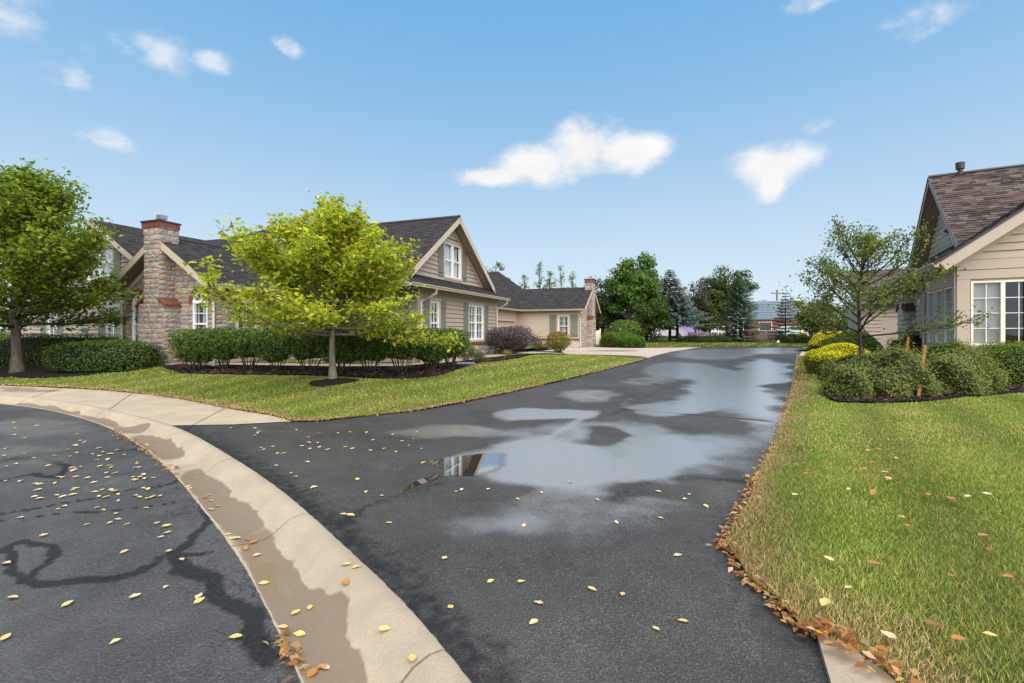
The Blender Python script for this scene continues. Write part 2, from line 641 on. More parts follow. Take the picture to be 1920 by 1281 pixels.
M['brick'] = mat('brick_red', (.15, .05, .036), .85, .2, (30, (.10, .032, .025), .7), (9, (.21, .09, .065), .5), (60, .6, .01))
M['mortar'] = mat('stone_mortar', (.33, .29, .255), .95, .1, (30, (.2, .17, .145), .6), None, (60, .6, .01))
M['mortar_w'] = mat('stone_mortar_pale', (.42, .38, .32), .95, .1, (30, (.33, .3, .25), .6), None, (60, .6, .01))
ST = []
for i, (a, b) in enumerate([((.43, .355, .315), (.53, .46, .42)), ((.38, .335, .32), (.28, .245, .24)), ((.46, .34, .275), (.52, .43, .36)),
                            ((.49, .44, .39), (.38, .34, .30)), ((.34, .29, .275), (.46, .39, .34)), ((.47, .32, .24), (.38, .28, .225))]):
    ST.append(mat('field_stone_%d' % i, a, .88, .2, (7, b, .8), (26, tuple(c * .55 for c in a), .5), (16, .9, .03)))
STW = []
for i, (a, b) in enumerate([((.62, .55, .45), (.7, .64, .55)), ((.54, .47, .38), (.64, .57, .47)), ((.66, .6, .51), (.55, .49, .4))]):
    STW.append(mat('pale_stone_%d' % i, a, .88, .2, (7, b, .8), (26, tuple(c * .6 for c in a), .5), (16, .9, .03)))
M['metal'] = mat('flue_metal', (.45, .45, .44), .35, .5, metal=.8)
M['vent'] = mat('vent_dark', (.035, .033, .033), .5, .4)
M['black'] = mat('black_plastic', (.015, .015, .015), .5, .4)
M['grey'] = mat('utility_grey', (.22, .23, .24), .5, .4, (6, (.17, .18, .19), .5))
M['stake'] = mat('stake_wood', (.33, .145, .06), .8, .2, (12, (.22, .09, .04), .7), None, (40, .6, .01), aniso=(1, 1, .2))
M['fencewood'] = mat('fence_wood', (.22, .165, .125), .9, .15, (9, (.14, .105, .08), .7), (2, (.27, .22, .18), .5), (40, .6, .01), aniso=(1, 1, .2))
M['water'] = mat('puddle_water', (.010, .0105, .012), .012, 1.0)
_t = M['water'].node_tree
_o = [q for q in _t.nodes if q.type == 'OUTPUT_MATERIAL'][0]
_p = [q for q in _t.nodes if q.type == 'BSDF_PRINCIPLED'][0]
_p.inputs['Coat Weight'].default_value = 1.0
_p.inputs['Coat IOR'].default_value = 3.2
_p.inputs['Coat Roughness'].default_value = .01
_a = N(_t, 'ShaderNodeAttribute', attribute_name='film')
_x = N(_t, 'ShaderNodeMixShader')
_nz = N(_t, 'ShaderNodeTexNoise', i_Scale=5.0, i_Detail=6.0)
_f = math_n(_t, 'MULTIPLY_ADD', math_n(_t, 'SUBTRACT', _nz.outputs[0], .5), .8, _a.outputs['Fac'])
_t.links.new(smooth_n(_t, _f, .25, .8), _x.inputs[0])
_t.links.new(N(_t, 'ShaderNodeBsdfTransparent').outputs[0], _x.inputs[1])
_t.links.new(_p.outputs[0], _x.inputs[2])
_t.links.new(_x.outputs[0], _o.inputs[0])
M['petal'] = mat('flower_petal', attr=True, rough=.6, spec=.2, trans=.3)
for k, c in (('leaf_y', (.68, .50, .18)), ('leaf_o', (.46, .20, .06)), ('leaf_t', (.66, .50, .30)), ('leaf_b', (.26, .12, .055))):
    M[k] = mat('fallen_' + k, c, .6, .3, (40, tuple(q * .7 for q in c), .7), None, (60, .4, .004), trans=.15)

# ------------------------------------------------------------------ ground plan (world x, y)
def way(pts, dz=0.0, per=6):
    return spline([at(a, b, dz) for a, b in pts], per)


WALK_EDGE = way([(0, 722), (188, 731), (328, 746), (422, 764), (507, 778), (547, 789)], .02)
d0 = np.array(WALK_EDGE[0]) - np.array(WALK_EDGE[3])
d0 /= np.hypot(*d0)
WALK_EDGE = [tuple(np.array(WALK_EDGE[0]) + d0 * 16 + (0, -2.5)), tuple(np.array(WALK_EDGE[0]) + d0 * 6 + (0, -.4))] + WALK_EDGE
DRIVE_L = way([(547, 789), (600, 788), (700, 777), (800, 766), (933, 740), (1033, 718), (1100, 702), (1160, 687), (1205, 675), (1214, 671)], .02)
PAD_FRONT = way([(1214, 671), (1192, 667.5), (1140, 665.3), (1067, 665.3)], .02, 4)
DRIVE_R = way([(1493, 664), (1493, 672.5), (1485, 720), (1473, 765), (1460, 805), (1445, 840), (1418, 895), (1405, 940), (1380, 985), (1362, 1018),
               (1383, 1050), (1408, 1090), (1450, 1120), (1500, 1172), (1530, 1194)], .02, 5)
CORNER_R = [at(1530, 1194), at(1600, 1228), at(1662, 1274), at(1760, 1360), at(1980, 1480)]

rn = np.random.RandomState(7)


def hL_np(P):
    d = np.minimum(dist_line(P, WALK_EDGE), np.minimum(dist_line(P, DRIVE_L), dist_line(P, PAD_FRONT)))
    return SL * np.clip(P[:, 1], -20, 80) + .025 + .21 * sstep(d / 3.4) + .012 * fbm(P, .9, 3, 2)


def hR_np(P):
    d = np.minimum(dist_line(P, DRIVE_R), dist_line(P, CORNER_R))
    return SL * np.clip(P[:, 1], -20, 80) + .03 + .10 * sstep(d / 3.0) + .012 * fbm(P, .9, 5, 2)


def hL(x, y):
    return float(hL_np(np.array([[x, y]]))[0])


def hR(x, y):
    return float(hR_np(np.array([[x, y]]))[0])


def pave(off):
    return lambda P: SL * np.clip(P[:, 1], -20, 80) + off


# far ground, a shallow dish under the paved area, reaching the horizon
def ground_z(P):
    r = np.hypot(P[:, 0] - 2, P[:, 1] - 15)
    return SL * np.clip(P[:, 1], -20, 80) - .02 - .30 * (1 - sstep((r - 34) / 10))


gp = [(-700, -300), (700, -300), (700, 1200), (-700, 1200)]
ex = np.array([(2 + r * math.cos(a), 15 + r * math.sin(a)) for r in (5, 12, 20, 28, 32, 35, 38, 41, 44, 48, 60, 90, 140, 220, 320) for a in np.arange(0, 6.28, .16)])
o = sheet('ground', gp, ground_z, 200, M['lawn'], extra=ex)

# street (cul-de-sac) and kerb follow one circle
KO = [at(a, b, .0) for a, b in [(0, 741), (141, 757), (235, 776), (338, 804), (441, 861), (516, 910), (582, 964), (652, 1030), (715, 1085), (777, 1144), (844, 1218), (887, 1281)]]
KI = [at(a, b, -.09) for a, b in [(0, 757), (94, 769), (188, 795), (263, 835), (328, 891), (389, 966), (432, 1018), (469, 1079), (497, 1130), (530, 1196), (563, 1281)]]


def extend(line, a, b):
    p = [Vector(q) for q in line]
    d1 = (p[0] - p[1]).normalized()
    d2 = (p[-1] - p[-2]).normalized()
    pre = [p[0] + d1 * a * k + Vector((0, -.035 * (a * k) ** 2)) for k in (1, .66, .33)]
    post = [p[-1] + d2 * b * k + Vector((.06 * (b * k) ** 2, 0)) for k in (.5, 1)]
    return [tuple(q) for q in pre + p + post]


KO, KI = spline(extend(KO, 9, 2.2), 10), spline(extend(KI, 9, 2.2), 10)


def resample(line, n):
    P = np.array(line)
    s = np.concatenate([[0], np.cumsum(np.hypot(*np.diff(P, axis=0).T))])
    q = np.linspace(0, s[-1], n)
    return np.stack([np.interp(q, s, P[:, 0]), np.interp(q, s, P[:, 1])], 1)


NK = 420
KO_, KI0 = resample(KO, NK), resample(KI, 1400)
KO_ = np.stack([np.convolve(np.pad(KO_[:, k], 12, mode='edge'), np.ones(25) / 25, 'valid') for k in (0, 1)], 1)
KI_ = np.array([KI0[np.argmin(np.hypot(*(KI0 - p).T))] for p in KO_])
KI_ = np.stack([np.convolve(np.pad(KI_[:, k], 12, mode='edge'), np.ones(25) / 25, 'valid') for k in (0, 1)], 1)
ks = np.concatenate([[0], np.cumsum(np.hypot(*np.diff(KO_, axis=0).T))])

street_poly = [tuple(p) for p in (KI_ + (KO_ - KI_) * .04)[::6]]
street_poly += [(3, -6), (-30, -6), (-30, 4)]


def line_mask(P, pts, width, dz):
    return 1 - sstep(dist_line(P, spline([at(a, b, dz) for a, b in pts], 6)) / width)


def ell(P, lst, dz=0.0):
    v = np.zeros(len(P))
    for px, py, rx, ry, g in lst:
        c = np.array(at(px, py, dz))
        e1 = np.array(at(px + rx, py, dz)) - c
        e2 = (np.array(at(px, py - ry, dz)) - np.array(at(px, py + ry, dz))) / 2
        A = np.linalg.inv(np.stack([e1, e2], 1))
        q = (P - c) @ A.T
        d = np.hypot(q[:, 0], q[:, 1])
        v += g * (1 - sstep((d - .55) / .75))
    return v


STREET_TAR = [([(20, 1060), (60, 1090), (130, 1085), (230, 1085), (310, 1050), (360, 1020), (385, 985), (390, 950), (370, 905)], .045),
              ([(0, 1105), (40, 1092), (60, 1090)], .012), ([(20, 1060), (35, 1020), (80, 1010), (100, 1040), (60, 1085)], .04),
              ([(330, 1045), (390, 1080), (430, 1130), (470, 1180), (520, 1230)], .085), ([(0, 965), (120, 945), (250, 918), (330, 905), (350, 880)], .03),
              ([(0, 870), (100, 858), (200, 848), (280, 838)], .03), ([(0, 900), (60, 890), (110, 893), (120, 870), (90, 855)], .05),
              ([(0, 975), (150, 960), (280, 945), (330, 940)], .018), ([(60, 860), (90, 838), (120, 820)], .05), ([(340, 1040), (400, 1035)], .03)]


def st_tar(P):
    v = np.zeros(len(P))
    P = warp(P, .06, 3.0, 50)
    for pts, wd in STREET_TAR:
        v = np.maximum(v, line_mask(P, pts, wd * 1.25, -.09))
    return np.clip(v * 1.3, 0, 1)


def st_wet(P):
    v = ell(P, [(60, 800, 120, 20, .7), (40, 850, 110, 25, .55), (190, 905, 110, 20, .35), (150, 1000, 120, 26, .12)], -.09)
    return .7 * v + .06


def st_crack(P):
    d = dist_line(P, [tuple(p) for p in KI_[::6]])
    return .6 * np.clip(1.1 - d / .45, 0.0, 1) + .05


gxy = np.stack([a.ravel() for a in np.meshgrid(np.arange(-5.5, 0, .045), np.arange(1.6, 7, .045))], 1)
sheet('street', street_poly, pave(-.095), .35, M['street'],
      attrs={'tar': st_tar, 'wet': st_wet, 'crack': st_crack, 'sand': lambda P: np.zeros(len(P))}, extra=gxy, jitter=.3)

# kerb with gutter: a profile swept along the circle, cast in lengths with open joints
PROF = [(0.0, -.30), (0.0, .000), (.03, .014), (.16, .018), (.30, -.004), (.42, -.052), (.52, -.088), (.62, -.100), (.85, -.098), (.97, -.088), (1.0, -.088), (1.0, -.30)]
joints_px = [(60, 746.5), (205, 769), (347, 809), (441, 861), (582, 964), (844, 1218)]
js = [0.0]
for jp in joints_px:
    p = np.array(at(*jp))
    js.append(ks[np.argmin(np.hypot(*(KO_ - p).T))])
js.append(ks[-1])
kroot = link('kerb', None)
kroot.location = (0, 0, 0)
kroot['kind'] = 'structure'
gut_wet = [(500, 1085, 85, 60, .85), (560, 1180, 70, 50, .8), (505, 1070, 28, 38, .62), (530, 1105, 20, 25, .45), (420, 965, 60, 50, .85), (360, 885, 42, 26, .7), (270, 815, 60, 12, .7),
           (215, 800, 40, 8, .5), (95, 764, 40, 4, .7), (410, 940, 20, 18, .35)]
for i in range(len(js) - 1):
    a, b = js[i] + .009, js[i + 1] - .009
    n = max(4, int((b - a) / .05))
    ss = np.linspace(a, b, n)
    V, cols = [], []
    for q, s in enumerate(ss):
        po = np.array([np.interp(s, ks, KO_[:, 0]), np.interp(s, ks, KO_[:, 1])])
        pi = np.array([np.interp(s, ks, KI_[:, 0]), np.interp(s, ks, KI_[:, 1])])
        edge = min(q, n - 1 - q)
        for (tt, zz) in PROF:
            p = po + (pi - po) * tt
            e = .006 * (rn.rand() - .5) if 0 < tt < 1 else 0.0
            if tt in (0.0, 1.0) and zz > -.2:
                p = p + (po - pi) * (.012 * (rn.rand() - .5))
            V.append((p[0], p[1], SL * p[1] + zz + e * .5 - (.003 if edge == 0 else 0)))
    np_ = len(PROF)
    Fc = [(q * np_ + k, q * np_ + k + 1, (q + 1) * np_ + k + 1, (q + 1) * np_ + k) for q in range(n - 1) for k in range(np_ - 1)]
    nb = len(V)
    V = V + V[:np_] + V[(n - 1) * np_:n * np_]
    Fc += [tuple(nb + k for k in range(np_))[::-1], tuple(nb + np_ + k for k in range(np_))]
    m = mesh('kerb_length', V, Fc, M['conc'], True)
    m.polygons[-1].use_smooth = m.polygons[-2].use_smooth = False
    P = np.array([(v[0], v[1]) for v in V])
    A = m.attributes.new('wet', 'FLOAT', 'POINT')
    tpar = np.tile([q[0] for q in PROF], n + 2)
    svec = np.concatenate([np.repeat(ss, np_), np.full(np_, ss[0]), np.full(np_, ss[-1])])
    along = fbm(np.stack([svec, svec * 0], 1), .8, 4, 3)
    wv_ = np.clip(.62 + .55 * along, 0, 1) * sstep((tpar - .40 + .10 * fbm(P, 3.0, 6, 3)) / .16) * sstep((1.03 - tpar) / .10)
    wv_ = wv_ + .8 * np.clip(ell(P, [(505, 1072, 24, 34, 1), (530, 1105, 16, 22, .7), (365, 892, 18, 12, .8), (410, 940, 14, 16, .7), (250, 808, 40, 5, .8)], -.10), 0, 1.2)
    A.data.foreach_set('value', wv_.astype(np.float32))
    link('kerb_length', m, kroot)
mb = MB()
for s in js[1:-1]:
    for k in range(2):
        pass
    po = np.array([np.interp(s, ks, KO_[:, 0]), np.interp(s, ks, KO_[:, 1])])
    pi = np.array([np.interp(s, ks, KI_[:, 0]), np.interp(s, ks, KI_[:, 1])])
    tdir = np.array([-(pi - po)[1], (pi - po)[0]])
    tdir = tdir / np.hypot(*tdir) * .0088
    for (t0, z0), (t1, z1) in zip(PROF[1:-2], PROF[2:-1]):
        a, b = po + (pi - po) * t0, po + (pi - po) * t1
        mb.add([(*(a - tdir), SL * a[1] + z0 - .03), (*(a + tdir), SL * a[1] + z0 - .03), (*(b + tdir), SL * b[1] + z1 - .03), (*(b - tdir), SL * b[1] + z1 - .03)], [(0, 1, 2, 3)])
mb.build('joint_dirt', M['joint'], kroot)

# driveway asphalt sheet, from the kerb to the far end
far_l, far_r = at(1310, 650.5), at(1520, 650.5)
dl = [tuple(p) for p in KO_[::6] if p[0] > at(300, 790)[0]]
drive_poly = [at(300, 788)] + dl + [(3.2, -.6), (4.4, 1.6), at(1620, 1240), at(1560, 1150), at(1480, 1060), at(1500, 960), at(1600, 700), (at(1540, 660)), far_r, at(1400, 650.3), far_l, at(1250, 660), at(1190, 668), at(1100, 693), at(933, 728), at(780, 755), at(600, 770), at(430, 772)]

WETB = [(1010, 865, 125, 36, 1.0), (1150, 835, 190, 60, .55), (1030, 776, 78, 11, .9), (880, 806, 115, 15, .5), (1235, 766, 85, 11, .8), (1378, 728, 85, 48, .75), (1432, 690, 42, 22, .7),
        (1275, 692, 72, 15, .75), (1330, 663, 70, 9, .7), (1100, 740, 70, 12, .4), (1450, 657, 60, 6, .6), (1090, 945, 170, 50, .3), (720, 870, 120, 40, .1), (1210, 715, 45, 8, .3),
        (1240, 860, 70, 40, .35), (950, 990, 110, 30, .2), (1390, 660, 40, 6, .3),
        (1115, 815, 48, 20, -.75), (1335, 788, 85, 28, -.6), (1190, 920, 70, 20, -.4), (1300, 905, 60, 30, -.3), (930, 920, 55, 10, -.3), (1370, 690, 14, 5, -.3), (1455, 722, 20, 14, -.4), (1130, 775, 40, 10, -.35)]
SEAM = [(1000, 836), (1060, 803), (1102, 780), (1155, 765), (1214, 733), (1268, 711), (1338, 684), (1408, 651)]
CROSS = [(1155, 766), (1230, 772), (1300, 778), (1400, 786), (1440, 790)]
ARC = [(1150, 935), (1200, 910), (1260, 897), (1330, 898), (1410, 905)]


def dr_wet(P):
    v = ell(warp(P, .28, .9, 40), WETB) * 1.12 + .10
    v -= .5 * line_mask(P, CROSS, .10, 0) + .35 * line_mask(P, ARC, .16, 0)
    v += .35 * line_mask(P, SEAM, .07, 0) * (fbm(P, 1.5, 9, 2) > -.2)
    return v


def dr_tar(P):
    v = .75 * line_mask(P, CROSS, .07, 0) + .5 * line_mask(P, ARC, .12, 0)
    v += .55 * line_mask(P, [(x + 10, y + 6) for x, y in SEAM], .10, 0)
    d = dist_line(P, [tuple(q) for q in KO_[::8]])
    v += .55 * (1 - sstep((d - .05) / .35))
    v += .5 * line_mask(P, [(640, 985), (690, 950), (760, 925), (830, 905)], .10, 0)
    v += .35 * line_mask(P, [(1000, 655), (1408, 651)], .02, 0)
    d2 = np.minimum(dist_line(P, DRIVE_L), dist_line(P, DRIVE_R))
    v += .30 * (1 - sstep(d2 / .5))
    return np.clip(v, 0, 1)


def dr_sand(P):
    v = ell(P, [(1370, 850, 50, 22, .8), (1360, 925, 45, 22, .6), (1420, 800, 20, 20, .4), (1200, 1120, 160, 60, .35), (1050, 1200, 150, 60, .4), (1300, 1200, 110, 70, .3)])
    v += .8 * line_mask(P, [(1372, 1050), (1385, 1130), (1405, 1220), (1415, 1290)], .07, 0) + .3 * line_mask(P, [(650, 985), (760, 1080), (870, 1200), (960, 1281)], .09, 0)
    v += .4 * line_mask(P, [(1050, 1160), (1100, 1230), (1120, 1281)], .03, 0)
    return np.clip(v, 0, 1)


g1 = np.stack([a.ravel() for a in np.meshgrid(np.arange(-3.6, 5, .07), np.arange(2.2, 9.5, .07))], 1)
g2 = np.stack([a.ravel() for a in np.meshgrid(np.arange(-3, 12, .17), np.arange(9.5, 19, .17))], 1)
sheet('driveway_road', drive_poly, pave(0), .45, M['drive'], attrs={'wet': dr_wet, 'tar': dr_tar, 'sand': dr_sand, 'crack': lambda P: P[:, 0] * 0},
      extra=np.concatenate([g1, g2]), jitter=.3)

# standing water in the low spot of the asphalt
pud = [(744, 929), (775, 915), (806, 903), (838, 893), (870, 893), (900, 893), (925, 892), (950, 886), (968, 874), (972, 860), (962, 848), (945, 843), (925, 846),
       (905, 851), (860, 856), (826, 860), (806, 866), (815, 874), (834, 881), (812, 891), (776, 905)]
pw = spline([at(a, b) for a, b in pud + pud[:1]], 5)[:-1]
pe = spline([at(a, b) for a, b in pud[6:13]], 5)


def film(P):
    """water film: full depth in the hollow, thinning out to nothing on the driveway crown"""
    d = dist_line(P, pe)
    return sstep(d / .32) ** .8


sheet('puddle', pw, pave(.004), .07, M['water'], attrs={'film': film})

# concrete walk between kerb and lawn, with saw-cut slabs
wp = [tuple(p) for p in WALK_EDGE]
ko_far = [tuple(p) for p in KO_[::6] if p[0] <= at(338, 804)[0]]
walk_poly = wp + [at(438, 797)] + ko_far[::-1]
cuts = [((0, 727), (0, 741)), ((120, 727), (60, 746)), ((250, 737), (205, 769)), ((425, 765), (347, 806))]
sheet('walk', walk_poly, pave(.010), .25, M['walk'], attrs={'wet': lambda P: ell(P, [(60, 734, 80, 4, .5), (20, 729, 60, 3, .5), (200, 745, 90, 5, .25)])})
mb = MB()
for a, b in cuts[1:]:
    a, b = Vector(at(*a)), Vector(at(*b))
    d = (b - a).normalized()
    nn = Vector((-d.y, d.x)) * .007
    mb.add([(*(a - nn), gz(0, a.y) + .0125), (*(a + nn), gz(0, a.y) + .0125), (*(b + nn), gz(0, b.y) + .0125), (*(b - nn), gz(0, b.y) + .0125)], [(0, 1, 2, 3)])
o = mb.build('walk_joint', M['joint'], bpy.data.objects['walk'])

# concrete pad in front of the left garages and the one on the right
pad_poly = [tuple(p) for p in PAD_FRONT] + [at(1030, 666), at(990, 666), (-.4, 21.5), (0.0, 25.5), (2.8, 31.2), at(1100, 650.5), at(1135, 651.2), at(1214, 652.6), at(1300, 651.6), at(1316, 651.0), at(1260, 659.5), at(1225, 668)]
sheet('garage_pad', pad_poly, pave(.008), .6, M['pad'], attrs={'wet': lambda P: ell(P, [(1155, 658, 50, 2, .8), (1060, 659, 60, 2.5, .4)])})
padr = [at(1500, 665), at(1497, 668.5), at(1530, 668.5), at(1640, 669), at(1720, 668), (16.5, 22), (17.5, 30), at(1600, 651), at(1508, 651.5)]
sheet('garage_pad', padr, pave(.008), .6, M['pad'], attrs={'wet': lambda P: P[:, 0] * 0})

# kerb end at the right corner
mb = MB()
cr = [Vector(q) for q in CORNER_R]
for a, b in zip(cr[:-1], cr[1:]):
    pass
corner_poly = [at(1530, 1191), at(1600, 1229), at(1662, 1275), at(1760, 1372), at(1950, 1520), at(1700, 1620), at(1585, 1400), at(1556, 1285), at(1540, 1230)]
rc = sheet('kerb_end', corner_poly, lambda P: SL * P[:, 1] + .03, .12, M['conc'], attrs={'wet': lambda P: P[:, 0] * 0})
mb = MB()
cp = [(x, y, SL * y) for x, y in corner_poly]
n = len(cp)
mb.add([(x, y, z + .029) for x, y, z in cp] + [(x, y, z - .2) for x, y, z in cp], [(i, i + n, (i + 1) % n + n, (i + 1) % n) for i in range(n)])
mb.build('kerb_side', M['conc'], rc)

# lawns
lawn_l = [tuple(p) for p in WALK_EDGE] + [tuple(p) for p in DRIVE_L[1:]] + [tuple(p) for p in PAD_FRONT[1:]] + [at(1030, 666), at(990, 666), (-.4, 21.5), (0.0, 25.5), (2.8, 31.2), (2.6, 36), (2, 46), (-50, 46), (-50, 9)]
lawn_r = [tuple(p) for p in DRIVE_R] + CORNER_R[1:] + [(6, 1.0), (30, 1.0), (40, 12), (40, 44), (17.5, 30), (16.5, 22), at(1720, 668.5), at(1640, 669.5), at(1530, 669), at(1497, 669)]
lawn_b = [at(1135, 651.2), at(1214, 652.4), at(1300, 651.4), far_l, at(1400, 650.2), far_r, at(1600, 651), (17.5, 30.2), (40, 44.2), (44, 62), (-2, 62), (2, 46.2), (2.6, 36.2)]
hB_np = lambda P: SL * np.clip(P[:, 1], -20, 80) + .02 + .05 * sstep((P[:, 1] - 36) / 4)
near_l = np.stack([a.ravel() for a in np.meshgrid(np.arange(-14, 8, .3), np.arange(7, 21, .3))], 1)
near_r = np.stack([a.ravel() for a in np.meshgrid(np.arange(1.8, 13, .2), np.arange(1.6, 13, .2))], 1)
sheet('lawn', lawn_l, hL_np, 1.2, M['lawn'], extra=near_l)
sheet('lawn', lawn_r, hR_np, 1.2, M['lawn'], extra=near_r)
sheet('lawn', lawn_b, hB_np, 1.5, M['lawn'])

# planting beds
bed_front = [(336, 698), (400, 701), (519, 704.5), (637, 709), (726, 711.5), (815, 705.5), (874, 689.5), (900, 685), (947, 680.6), (985, 677), (1003, 669.5), (1040, 667.5), (1068, 666)]
bf = spline([at(a, b, .21 if a < 880 else .15 if a < 960 else .05) for a, b in bed_front], 5)
bed_l = bf + [at(1050, 663.5), at(1000, 664.5), (-.9, 20.4), (-2.2, 17.6), (-3.6, 15.0), (-5.0, 15.6), (-8.7, 15.6), (-9.3, 14.9), (-10.6, 15.5), (-10.9, 14.9)]
sheet('mulch_bed', bed_l, lambda P: hL_np(P) + .028 + .02 * fbm(P, 6, 8, 2), .16, M['mulch'])
bed_w = spline([at(a, b, .21) for a, b in [(-60, 704), (10, 699), (70, 700), (150, 699), (226, 694)]], 5) + [(-13.4, 16.6), (-16.5, 18.2), (-24, 21), (-26, 18)]
sheet('mulch_bed', bed_w, lambda P: hL_np(P) + .028 + .02 * fbm(P, 6, 8, 2), .25, M['mulch'])
bed_rf = [(1512, 684), (1530, 698), (1541, 718), (1552, 744), (1600, 755), (1725, 757.5), (1830, 748.5), (1920, 742), (2080, 735)]
bed_r = spline([at(a, b, .08) for a, b in bed_rf], 5) + [(15, 10.4), (11.6, 12.4), (12.6, 15), (13.4, 17.2), (14.6, 18.5), at(1640, 670), at(1530, 671)]
sheet('mulch_bed', bed_r, lambda P: hR_np(P) + .03 + .02 * fbm(P, 6, 8, 2), .14, M['mulch'])
MAPLE = at(624, 717, .2)
ring = [(MAPLE[0] + .56 * math.cos(a) * (1 + .12 * math.sin(3 * a)), MAPLE[1] + .50 * math.sin(a) * (1 + .1 * math.cos(4 * a))) for a in np.arange(0, 6.28, .3)]
sheet('mulch_bed', ring, lambda P: hL_np(P) + .02 + .09 * sstep(1 - np.hypot(P[:, 0] - MAPLE[0], P[:, 1] - MAPLE[1]) / .5), .08, M['mulch'])
# path behind the bed
path = [(-9.3, 15.0), (-5.2, 14.3), (-3.3, 14.3), (-1.9, 16.2), (-.9, 18.4), (.2, 20.2), (1.4, 21.2), (2.6, 21.3), (1.0, 22.4), (-.5, 20.8), (-1.7, 18.9), (-2.9, 16.6), (-3.9, 15.2), (-5.2, 15.1), (-9.2, 15.6)]
sheet('path', path, lambda P: hL_np(P) + .075, .4, M['walk'], attrs={'wet': lambda P: P[:, 0] * 0})

# bark chips on the beds
def chips(poly, hfun, n, size, seed):
    rs = np.random.RandomState(seed)
    A = np.array(poly)
    P = A.min(0) + rs.rand(n * 4, 2) * (A.max(0) - A.min(0))
    P = P[inpoly(P, poly)][:n]
    P = P[(np.abs(P[:, 0]) < 1.3 * P[:, 1])]
    k = len(P)
    z = hfun(P) + .05
    an = rs.rand(k) * 6.28
    l, wd = size * (.5 + rs.rand(k)), size * .28 * (.5 + rs.rand(k))
    ca, sa = np.cos(an), np.sin(an)
    V = np.zeros((k, 4, 3))
    for i, (a, b) in enumerate(((-1, -1), (1, -1), (1, 1), (-1, 1))):
        V[:, i, 0] = P[:, 0] + a * l * ca - b * wd * sa
        V[:, i, 1] = P[:, 1] + a * l * sa + b * wd * ca
        V[:, i, 2] = z + (rs.rand(k) - .5) * size * 1.1
    c = np.array([(.05, .036, .03), (.018, .013, .011), (.10, .07, .052), (.03, .022, .02)])[rs.randint(0, 4, k)]
    o = link('bark_chips', np_mesh('bark_chips', V.reshape(-1, 3), np.arange(k * 4).reshape(-1, 4), M['chip'], np.repeat(c, 4, 0)))
    tag(o, kind='stuff')
    return o


tag(chips(bed_l, hL_np, 9000, .035, 2), 'dark bark chips covering the bed before the hedge', 'mulch')
tag(chips(bed_r, hR_np, 12000, .028, 3), 'dark bark chips covering the bed before the tan house', 'mulch')


# ------------------------------------------------------------------ house kit (local x = along the facade, y = depth, z up)
class Face:
    """a wall plane: s runs to the right seen from outside, d is outwards"""
    def __init__(s, o, a):
        s.o = Vector((o[0], o[1], 0))
        s.a = Vector((a[0], a[1], 0)).normalized()
        s.n = Vector((s.a.y, -s.a.x, 0))

    def P(s, q, z, d=0.0):
        return s.o + s.a * q + s.n * d + Vector((0, 0, z))

    def slab(s, mb, s0, s1, z0, z1, d0, d1, t0=None, t1=None, dt=None, col=None):
        t0 = s0 if t0 is None else t0
        t1 = s1 if t1 is None else t1
        dt = d1 if dt is None else dt
        mb.hexa([s.P(s0, z0, d1), s.P(s1, z0, d1), s.P(s1, z0, d0), s.P(s0, z0, d0), s.P(t0, z1, dt), s.P(t1, z1, dt), s.P(t1, z1, d0), s.P(t0, z1, d0)], col)

    def bar(s, mb, p, q, wd, d0, d1, below=False):
        """board from (s,z) p to q, width wd perpendicular in the wall plane"""
        a, b = Vector(p), Vector(q)
        d = (b - a).normalized()
        n = Vector((-d.y, d.x))
        if below and n.y > 0:
            n = -n
        lo = n * wd if below else n * wd / 2
        hi = Vector((0, 0)) if below else -n * wd / 2
        c = [a + hi, b + hi, b + lo, a + lo]
        mb.hexa([s.P(k.x, k.y, d0) for k in c] + [s.P(k.x, k.y, d1) for k in c])

    def frame(s):
        return Matrix((s.a, s.n, Vector((0, 0, 1)))).transposed().to_4x4()


def prof_rect(a, b):
    return lambda z: (a, b)


def prof_gable(c, zr, k, lo=-1e9, hi=1e9):
    return lambda z: (max(lo, c - (zr - z) / k), min(hi, c + (zr - z) / k))


def cut(lo, hi, spans):
    out = [(lo, hi)]
    for a, b in spans:
        nxt = []
        for p, q in out:
            if b <= p or a >= q:
                nxt.append((p, q))
            else:
                if a > p:
                    nxt.append((p, a))
                if b < q:
                    nxt.append((b, q))
        out = nxt
    return out


def sheathing(face, parent, name, outline, holes, mat, d=-.02):
    """the wall behind the cladding, with real window openings"""
    vs = [Vector(p) for p in outline]
    ed = [(i, (i + 1) % len(outline)) for i in range(len(outline))]
    for h in holes:
        b = len(vs)
        vs += [Vector(p) for p in h]
        ed += [(b + i, b + (i + 1) % len(h)) for i in range(len(h))]
    vc, _, fc, *_r = mgeo.delaunay_2d_cdt(vs, ed, [], 0, 1e-5)
    V = np.array([tuple(v) for v in vc])
    fs = []
    for f in fc:
        c = V[list(f)].mean(0)[None]
        if inpoly(c, outline)[0] and not any(inpoly(c, h)[0] for h in holes):
            fs.append(tuple(f))
    me = mesh(name, [face.P(x, z, d) for x, z in V], fs, mat)
    return link(name, me, parent)


def rect(o):
    return [(o[0], o[2]), (o[1], o[2]), (o[1], o[3]), (o[0], o[3])]


